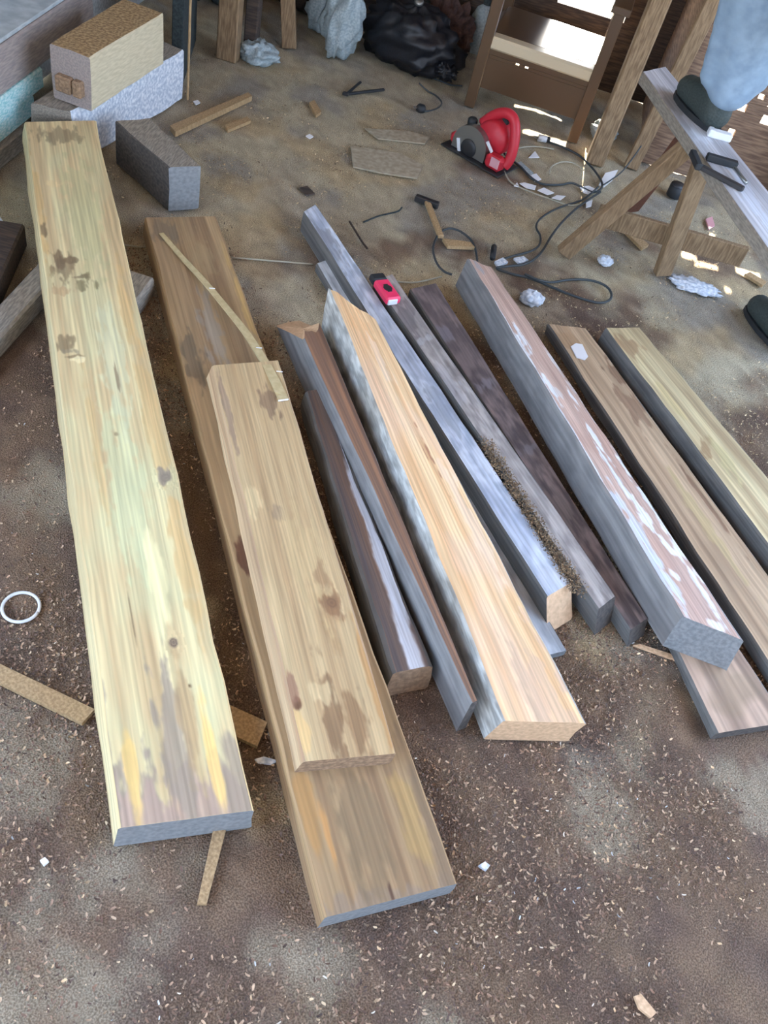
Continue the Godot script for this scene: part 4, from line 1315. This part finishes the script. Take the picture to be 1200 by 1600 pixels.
func cords() -> void:
	cord("power_cord", [[788, 240, 0.03], [800, 250], [815, 262], [828, 276], [846, 287], [872, 289], [893, 286], [908, 292], [925, 300], [938, 296, 0.01], [940, 284, 0.012], [925, 262], [905, 243], [880, 230], [858, 222]], 0.0045, M.cable, "black power cord curling from the red saw")
	cord("extension_cord", [[935, 292, 0.022], [910, 312], [880, 322], [858, 332], [842, 344], [838, 356], [844, 368], [843, 382], [830, 392], [805, 399], [788, 404]], 0.004, M.cable, "black cord dropping from the coil towards the near beam")
	cord("extension_cord", [[938, 300, 0.012], [905, 322, 0.01], [880, 345], [862, 368], [850, 388], [836, 404], [818, 413], [795, 416], [776, 419], [800, 428], [826, 434], [852, 444], [880, 456], [910, 467], [936, 473], [952, 469], [955, 458], [945, 446], [922, 438], [890, 437], [862, 441], [840, 437, 0.008], [820, 428, 0.008]], 0.0045, M.cable, "black extension cord looping out beside the bark-edged beam")
	cord("cable_hoop", [[746, 412], [743, 390], [735, 374], [718, 361], [702, 357], [688, 363], [679, 378], [677, 394], [683, 412], [694, 424], [706, 429]], 0.004, M.cable, "round hoop of black cable at the far end of the bark-edged beam")
	cord("thin_cable", [[941, 290, 0.02], [955, 281, 0.03], [972, 268, 0.05], [988, 248, 0.09], [1002, 228, 0.13]], 0.003, M.cable, "thin cable rising from the coil past the trestle leg")
	cord("pale_wire", [[783, 266], [786, 252], [797, 240], [812, 231], [838, 229], [865, 233]], 0.003, M.pale_wire, "pale wire arcing round the top of the cord coil")
	cord("pale_wire", [[788, 268], [800, 286], [830, 300], [860, 311], [893, 321], [925, 312]], 0.003, M.pale_wire, "pale wire running below the cord coil by the scraps")
	cord("pale_wire", [[858, 272], [862, 260], [878, 253], [896, 255], [912, 266]], 0.003, M.pale_wire, "short pale wire hook inside the cord coil")
	cord("twine", [[190, 382], [215, 385], [238, 387, -0.014], [300, 396, -0.014], [352, 401, -0.014], [372, 403], [430, 408], [480, 412], [498, 415, -0.014], [560, 427, -0.014], [606, 438, -0.014], [622, 440], [650, 441], [690, 432]], 0.0028, M.pale_wire, "long thin pale twine lying across the floor under the timbers")
	cord("plug_lead", [[655, 130, 0.03], [668, 142], [682, 150], [690, 160], [685, 168], [672, 173], [660, 174]], 0.0035, M.cable, "black lead with a plug beside the black sack")
	cord("plug_lead", [[676, 122], [692, 128], [706, 133], [722, 134]], 0.0035, M.cable, "short black lead running to the chair leg")
	cord("twig", [[568, 347], [590, 338], [606, 334], [622, 330], [628, 324]], 0.003, M.dark_cloth, "dark twig on the floor beyond the longest timber")
	cord("twig", [[546, 346], [556, 362], [566, 378], [574, 388]], 0.0035, M.dark_boards, "bent dark twig right of the longest timber's far end")
	cord("white_curl", [[-4, 336], [6, 350], [16, 360], [26, 366]], 0.004, M.white_plastic, "white plastic curl left of the yellow plank")
	# plug ends
	var pl := thing("electric_plug", "round black plug on the floor near the black sack", "plug", px(657, 173), 0.4)
	var st := begin()
	lathe(st, Transform3D(), [Vector2(0, 0), Vector2(0.02, 0), Vector2(0.022, 0.012), Vector2(0.015, 0.024), Vector2(0, 0.026)], 14)
	part("shell", done(st), M.rubber_black, pl)
	for s in [-1, 1]:
		part("pin", box(Vector3(0.014, 0.004, 0.002), Vector3(-0.026, 0.012, 0.006 * s), 0.0005), M.steel, pl)
	pl = thing("electric_plug", "pale plug with a dark band at the top of the cord coil", "plug", px(848, 222), 0.2)
	st = begin()
	tube(st, PackedVector3Array([Vector3(-0.025, 0.014, 0), Vector3(0.012, 0.014, 0)]), 0.014, 10)
	part("shell", done(st), M.white_plastic, pl)
	st = begin()
	tube(st, PackedVector3Array([Vector3(0.012, 0.014, 0), Vector3(0.026, 0.014, 0)]), 0.012, 10)
	part("band", done(st), M.rubber_black, pl)
	for s in [-1, 1]:
		part("pin", box(Vector3(0.016, 0.004, 0.002), Vector3(-0.033, 0.014, 0.006 * s), 0.0005), M.steel, pl)
	pl = thing("connector", "upright black connector at the end of the extension cord", "plug", px(768, 408), 0.0)
	st = begin()
	tube(st, PackedVector3Array([Vector3(0, 0.012, 0), Vector3(-0.005, 0.012, -0.075)]), 0.010, 9)
	part("shell", done(st), M.rubber_black, pl)
	part("pin", box(Vector3(0.004, 0.004, 0.018), Vector3(-0.006, 0.012, -0.085), 0.0005), M.steel, pl)


func flat_px(called: String, pts: Array, y: float, h: float, material: Material, label: String, category: String, group := "", tilt := 0.0) -> MeshInstance3D:
	var base := px(pts[0][0], pts[0][1], y)
	var o := PackedVector2Array()
	for q in pts:
		var p := px(q[0], q[1], y + h)
		o.append(Vector2(p.x - base.x, p.z - base.z))
	var st := begin()
	slab(st, o, h, Transform3D(Basis(Vector3.RIGHT, tilt), Vector3.ZERO))
	return solo(called, done(st), material, label, category, base, group)


func small_things() -> void:
	# bowed lath lying over the two left planks
	var centre := [[252, 364, 0.064], [285, 402, 0.068], [320, 440, 0.074], [355, 482, 0.084], [385, 520, 0.094], [412, 562, 0.104], [430, 595, 0.11], [443, 624, 0.112]]
	var st := begin()
	st.set_smooth_group(-1)
	var base := px(252, 364)
	var rows := []
	var cp := PackedVector3Array()
	for q in centre:
		cp.append(px(q[0], q[1], q[2]) - base)
	cp = smooth_path(cp, 4)
	for i in cp.size():
		var dirv := (cp[mini(i + 1, cp.size() - 1)] - cp[maxi(i - 1, 0)]).normalized()
		var s := dirv.cross(Vector3.UP).normalized() * lerpf(0.007, 0.0135, float(i) / (cp.size() - 1))
		if i > cp.size() - 3:
			s = (px(454, 623) - px(432, 626)).normalized() * 0.0135
		rows.append([cp[i] - s, cp[i] + s, cp[i] + s - Vector3(0, 0.0035, 0), cp[i] - s - Vector3(0, 0.0035, 0)])
	for i in rows.size() - 1:
		for k in 4:
			var l := (k + 1) % 4
			quad(st, rows[i][k], rows[i][l], rows[i + 1][l], rows[i + 1][k])
	quad(st, rows[0][3], rows[0][2], rows[0][1], rows[0][0])
	quad(st, rows[-1][0], rows[-1][1], rows[-1][2], rows[-1][3])
	var lath := solo("lath", done(st), M.pale_lath, "thin bowed wooden lath lying across two stacked planks", "lath", base)
	var e0: Vector3 = rows[-1][0]
	var e1: Vector3 = rows[-1][1]
	st = begin()
	bar(st, e0 + Vector3(0, -0.0015, 0.001), e1 + Vector3(0, -0.0015, 0.001), 0.003, 0.0045)
	part("white_tip", done(st), M.paper, lath)
	for q in [[327, 450, 0.076], [400, 543, 0.1], [432, 580, 0.11]]:
		st = begin()
		var p := px(q[0], q[1], q[2] + 0.001) - base
		bar(st, p, p + Vector3(0.016, 0.002, -0.003), 0.0025, 0.002)
		part("splinter", done(st), M.paper, lath)
	# small red case
	var a := px(586, 436, 0.078)
	var b := px(614, 477, 0.078)
	var d := b - a
	var t := thing("small_case", "small bright red and black case with a dark cross mark, on a timber", "case", (a + b) * 0.5, -atan2(d.z, d.x))
	var n := d.length()
	part("body", box(Vector3(n * 0.74, 0.026, 0.05), Vector3(n * 0.13, 0.013, 0), 0.006), M.pink_plastic, t)
	part("black_end", box(Vector3(n * 0.26, 0.024, 0.048), Vector3(-n * 0.37, 0.012, 0), 0.005), M.rubber_black, t)
	var mk := begin()
	for s in [Vector3(0.036, 0.0015, 0.014), Vector3(0.014, 0.0015, 0.026), Vector3(0.024, 0.0016, 0.02)]:
		cbox(mk, Transform3D(Basis(), Vector3(n * 0.12, 0.0265, 0)), s, 0.0003)
	part("cross_mark", done(mk), M.dark_steel, t)
	part("white_edge", box(Vector3(0.006, 0.018, 0.032), Vector3(n * 0.5, 0.012, 0.004), 0.002), M.white_plastic, t)
	# ring on the floor
	st = begin()
	var rp := PackedVector3Array()
	var rc := px(33, 950)
	for k in 33:
		var an := TAU * k / 32.0
		rp.append(Vector3(cos(an) * 0.036, 0.0035, sin(an) * 0.036))
	tube(st, rp, 0.0035, 8)
	solo("plastic_ring", done(st), M.white_plastic, "thin white plastic ring on the floor left of the yellow plank", "ring", rc)
	# hammer
	var h0 := px(648, 313)
	var h1 := px(684, 326)
	t = thing("hammer", "small hammer with a dark head and pale wooden handle", "hammer", (h0 + h1) * 0.5)
	st = begin()
	var hb := (h1 - h0) * 0.5 + Vector3(0, 0.012, 0)
	bar(st, -hb + Vector3(0, 0.024, 0), hb, 0.024, 0.022)
	part("head", done(st), M.dark_steel, t)
	st = begin()
	bar(st, Vector3(0, 0.012, 0), px(688, 374) - (h0 + h1) * 0.5 + Vector3(0, 0.009, 0), 0.022, 0.014)
	part("handle", done(st), M.tan_wood, t)
	# pliers
	t = thing("pliers", "dark open pliers lying on the dirt before the black sack", "pliers", px(541, 150))
	for q in [[563, 131, 0.011], [600, 143, 0.014]]:
		st = begin()
		bar(st, Vector3(0, 0.008, 0), px(q[0], q[1]) - px(541, 150) + Vector3(0, 0.008, 0), q[2], 0.01)
		part("handle", done(st), M.rubber_black, t)
	part("pivot", box(Vector3(0.026, 0.012, 0.02), Vector3(-0.004, 0.008, 0), 0.003), M.dark_steel, t)
	# odds and ends round the trestle
	t = thing("tin", "small black tin standing under the trestle", "tin", px(1052, 306))
	st = begin()
	lathe(st, Transform3D(), [Vector2(0, 0), Vector2(0.03, 0), Vector2(0.032, 0.004), Vector2(0.032, 0.045), Vector2(0.029, 0.047)])
	part("body", done(st), M.rubber_black, t)
	st = begin()
	lathe(st, Transform3D(), [Vector2(0.03, 0.046), Vector2(0.03, 0.052), Vector2(0.0, 0.053)])
	part("lid", done(st), M.dark_steel, t)
	solo("rag", lump(Vector3(0.11, 0.08, 0.10), 83, 0.35, 1.5), M.white_bag, "pale rag bundle behind the right front chair leg", "rag", px(926, 236) + Vector3(0.03, 0, -0.14))
	solo("dust_heap", lump(Vector3(0.17, 0.018, 0.09), 84, 0.6, 2.0, 0.5), M.whitewash, "thin heap of whitish dust on the floor below the trestle", "dust", px(1085, 448))
	flat_px("pink_scrap", [[1103, 342], [1113, 338], [1117, 352], [1108, 358]], 0.0, 0.006, M.label_pink, "small pinkish scrap under the trestle crossbar", "scrap")
	# scraps of paper and plastic
	var gp := "white scraps among the cords"
	var lbs := ["triangular white scrap in the middle of the cord coil", "long white paper strip under the cord coil, nearest the red saw", "white paper strip second from the red saw under the cord coil", "white paper strip third from the red saw under the cord coil", "white scrap at the end of the greyish plastic strip", "large white scrap where the black cords bunch together", "white scrap lying where the cords leave the bunch towards the timbers", "tiny white scrap between the red saw and the long paper strip"]
	var lb := 0
	for s in [[[826, 246], [836, 236], [843, 246]], [[812, 286], [820, 285], [838, 290], [836, 296], [822, 293]], [[840, 297], [850, 293], [866, 301], [856, 304]], [[862, 309], [870, 305], [884, 306], [876, 312]], [[826, 274], [838, 271], [846, 280], [836, 283]], [[906, 292], [920, 290], [934, 297], [922, 303], [912, 301]], [[916, 316], [926, 312], [924, 322], [916, 324]], [[803, 290], [808, 285], [812, 292]]]:
		flat_px("paper_scrap", s, 0.004, 0.003, M.paper, lbs[lb], "scrap", gp)
		lb += 1
	flat_px("plastic_strip", [[808, 254], [814, 252], [834, 270], [828, 277]], 0.004, 0.003, M.white_bag, "greyish plastic strip inside the cord coil", "scrap")
	flat_px("paper_scrap", [[936, 288], [946, 270], [966, 265], [958, 280], [944, 292]], 0.006, 0.004, M.paper, "larger paper scrap by the foot of the trestle leg", "scrap")
	flat_px("paper_chip", [[892, 541], [900, 536], [910, 538], [919, 557], [914, 562], [901, 558]], 0.040, 0.003, M.paper, "rounded white paper chip on the dusty brown plank", "scrap")
	solo("wrapper", lump(Vector3(0.07, 0.05, 0.05), 81, 0.45, 1.3), M.whitewash, "crumpled clear wrapper beside the bark-edged beam", "wrapper", px(828, 474))
	solo("wrapper", lump(Vector3(0.055, 0.03, 0.05), 82, 0.45, 1.3), M.whitewash, "crumpled pale wrapper on the floor near the trestle", "wrapper", px(944, 412))
	flat_px("wood_offcut", [[773, 408], [786, 402], [794, 409], [778, 416]], 0.0, 0.008, M.whitewash, "pale offcut by the upright black connector", "offcut")
	flat_px("wood_offcut", [[803, 403], [818, 400], [826, 406], [812, 411]], 0.0, 0.008, M.whitewash, "pale offcut inside the cord bend", "offcut")
	flat_px("wood_offcut", [[972, 356], [982, 354], [1014, 382], [1004, 388]], 0.0, 0.012, M.tan_wood, "tan offcut under the trestle crossbar", "offcut")
	flat_px("wood_offcut", [[1164, 428], [1172, 425], [1198, 440], [1192, 446]], 0.0, 0.010, M.tan_wood, "short pale stick at the person's feet", "offcut")
	flat_px("wood_offcut", [[483, 160], [491, 156], [502, 174], [494, 180]], 0.0, 0.012, M.tan_wood, "small pale block on bare dirt below the pliers", "offcut")
	flat_px("dusty_board", [[548, 228], [625, 239], [662, 258], [652, 278], [600, 270], [552, 260]], 0.0, 0.006, M.dusty_wood, "thin dusty board lying flat on the dirt beyond the timbers", "board")
	flat_px("dusty_board", [[570, 200], [640, 205], [672, 214], [664, 224], [590, 216]], 0.0, 0.005, M.dusty_wood, "narrow dusty slat beyond the thin dusty board", "board")
	flat_px("floor_batten", [[266, 196], [388, 144], [394, 150], [274, 206]], 0.0, 0.02, M.tan_wood, "tan batten on the floor behind the dark block", "batten")
	flat_px("floor_batten", [[350, 196], [386, 182], [392, 188], [356, 203]], 0.0, 0.012, M.tan_wood, "short batten beside the longer one behind the dark block", "batten")
	flat_px("wood_chip", [[692, 372], [735, 378], [742, 386], [700, 384]], 0.0, 0.012, M.tan_wood, "pale wedge inside the cable hoop", "offcut")
	flat_px("dark_scrap", [[468, 293], [480, 290], [492, 302], [478, 304]], 0.0, 0.006, M.dark_boards, "dark leaf-like scrap above the longest timber", "scrap")
	flat_px("wood_splinter", [[990, 1008], [1000, 1006], [1062, 1026], [1058, 1032]], 0.0, 0.006, M.end_peach, "pale splinter at the near end of the bark-edged beam", "splinter")
	flat_px("wood_chip", [[992, 1556], [1002, 1553], [1026, 1582], [1018, 1590], [1000, 1576]], 0.0, 0.008, M.end_peach, "large pale wood chip on the open shavings in the foreground", "chip")
	flat_px("plaster_chip", [[748, 1352], [758, 1346], [766, 1352], [760, 1360]], 0.0, 0.008, M.whitewash, "whitish chip right of the brown plank's near end", "chip")
	flat_px("plaster_chip", [[62, 1344], [70, 1339], [76, 1345], [68, 1352]], 0.0, 0.008, M.paper, "white chip on the floor below the yellow plank", "chip")
	flat_px("blue_scrap", [[398, 1186], [412, 1182], [434, 1188], [424, 1194], [404, 1192]], 0.0, 0.005, M.whitewash, "bluish plastic shred between the yellow and the short plank", "scrap")
	flat_px("floor_chip", [[478, 212], [484, 209], [490, 213], [484, 216]], 0.0, 0.004, M.paper, "white fleck on the bare dirt left of the dusty board", "chip")
	flat_px("floor_chip", [[302, 158], [309, 156], [313, 160], [306, 163]], 0.0, 0.004, M.paper, "white fleck near the foot of the thin rod", "chip")


func flake(sd: int) -> ArrayMesh:      # a curled shaving, one unit long
	var r := RandomNumberGenerator.new()
	r.seed = sd
	var st := begin()
	st.set_smooth_group(1)
	var w := r.randf_range(0.2, 0.45)
	var curl := r.randf_range(0.6, 2.2)
	var prev := []
	for i in 5:
		var a := (i / 4.0 - 0.5) * curl
		var p := Vector3(sin(a) / curl, (1.0 - cos(a)) / curl, 0.12 * a)
		var ww := w * (0.6 if i in [0, 4] else 1.0)
		var row := [p + Vector3(0, 0, -ww * 0.5), p + Vector3(0, 0, ww * 0.5)]
		if i > 0:
			quad(st, prev[0], row[0], row[1], prev[1])
		prev = row
	return done(st).commit()


func scatter(called: String, label: String, count: int, sd: int, place: Callable, tints: Array, size: Vector2) -> void:
	var r := RandomNumberGenerator.new()
	r.seed = sd
	var mm := MultiMesh.new()
	mm.transform_format = MultiMesh.TRANSFORM_3D
	mm.use_colors = true
	mm.mesh = flake(sd)
	var where := []
	while where.size() < count:
		var p = place.call(r)
		if p != null:
			where.append(p)
	mm.instance_count = count
	for i in count:
		var s := lerpf(size.x, size.y, pow(r.randf(), 2.0))
		var b := Basis(Vector3.UP, r.randf() * TAU) * Basis(Vector3.RIGHT, r.randf_range(-0.5, 0.5)) * Basis(Vector3.BACK, r.randf_range(-0.5, 0.5))
		mm.set_instance_transform(i, Transform3D(b.scaled(Vector3.ONE * s), where[i] + Vector3(0, s * 0.1, 0)))
		var c: Color = tints[r.randi() % tints.size()]
		mm.set_instance_color(i, (c * r.randf_range(0.75, 1.15)).srgb_to_linear())
	var o := MultiMeshInstance3D.new()
	o.name = numbered(called)
	o.multimesh = mm
	var m := mat(called + str(sd), Color.WHITE, 0.8)
	m.vertex_color_use_as_albedo = true
	o.material_override = m
	add_child(o)
	tag(o, label, "shavings", "", "stuff")


func shavings() -> void:
	var drift := FastNoiseLite.new()
	drift.seed = 91
	drift.frequency = 1.4
	drift.fractal_octaves = 3
	var near := func(r: RandomNumberGenerator) -> Variant:
		var x := r.randf_range(-1.0, 1.6)
		var z := r.randf_range(-2.3, 0.25)
		var n := drift.get_noise_2d(x, z)
		if r.randf() > 0.62 + n * 1.5 + (z + 1.0) * 0.12:
			return null
		return Vector3(x, 0.0, z)
	var far := func(r: RandomNumberGenerator) -> Variant:
		var x := r.randf_range(-1.4, 1.8)
		var z := r.randf_range(-3.6, -1.9)
		if r.randf() > 0.35 + drift.get_noise_2d(x * 1.5 + 20.0, z * 1.5) * 1.5:
			return null
		return Vector3(x, -0.001, z)
	var browns := [c8(108, 84, 72), c8(150, 122, 102), c8(174, 146, 122), c8(122, 98, 84), c8(134, 106, 88), c8(190, 164, 138), c8(98, 80, 72)]
	var tans := [c8(206, 178, 142), c8(192, 166, 136), c8(220, 196, 162)]
	scatter("brown_shavings", "dense brown wood shavings covering the near floor", 90000, 5, near, browns, Vector2(0.0035, 0.012))
	scatter("tan_shavings", "scattered tan wood curls lying on the brown shavings", 9000, 6, near, tans, Vector2(0.003, 0.011))
	scatter("white_shavings", "sparse bright pale flecks among the brown shavings", 1100, 8, near, [c8(222, 214, 200), c8(206, 212, 216)], Vector2(0.003, 0.010))
	scatter("fine_sawdust", "thin pale sawdust crumbs on the far dirt", 16000, 9, far, [c8(186, 166, 130), c8(160, 138, 108), c8(204, 184, 148), c8(128, 112, 94)], Vector2(0.003, 0.010))
	# crumbs caught in the joint between the blue-grey and the grey-brown timber
	var joint := func(r: RandomNumberGenerator) -> Variant:
		var t := r.randf()
		var p := px(lerpf(757, 905, t), lerpf(690, 925, t), 0.076)
		return p + Vector3(r.randf_range(-0.02, 0.02), 0.001, r.randf_range(-0.02, 0.02))
	scatter("joint_sawdust", "coarse brown sawdust caught between two grey timbers", 2600, 10, joint, [c8(128, 108, 84), c8(108, 88, 68), c8(160, 138, 108)], Vector2(0.004, 0.009))
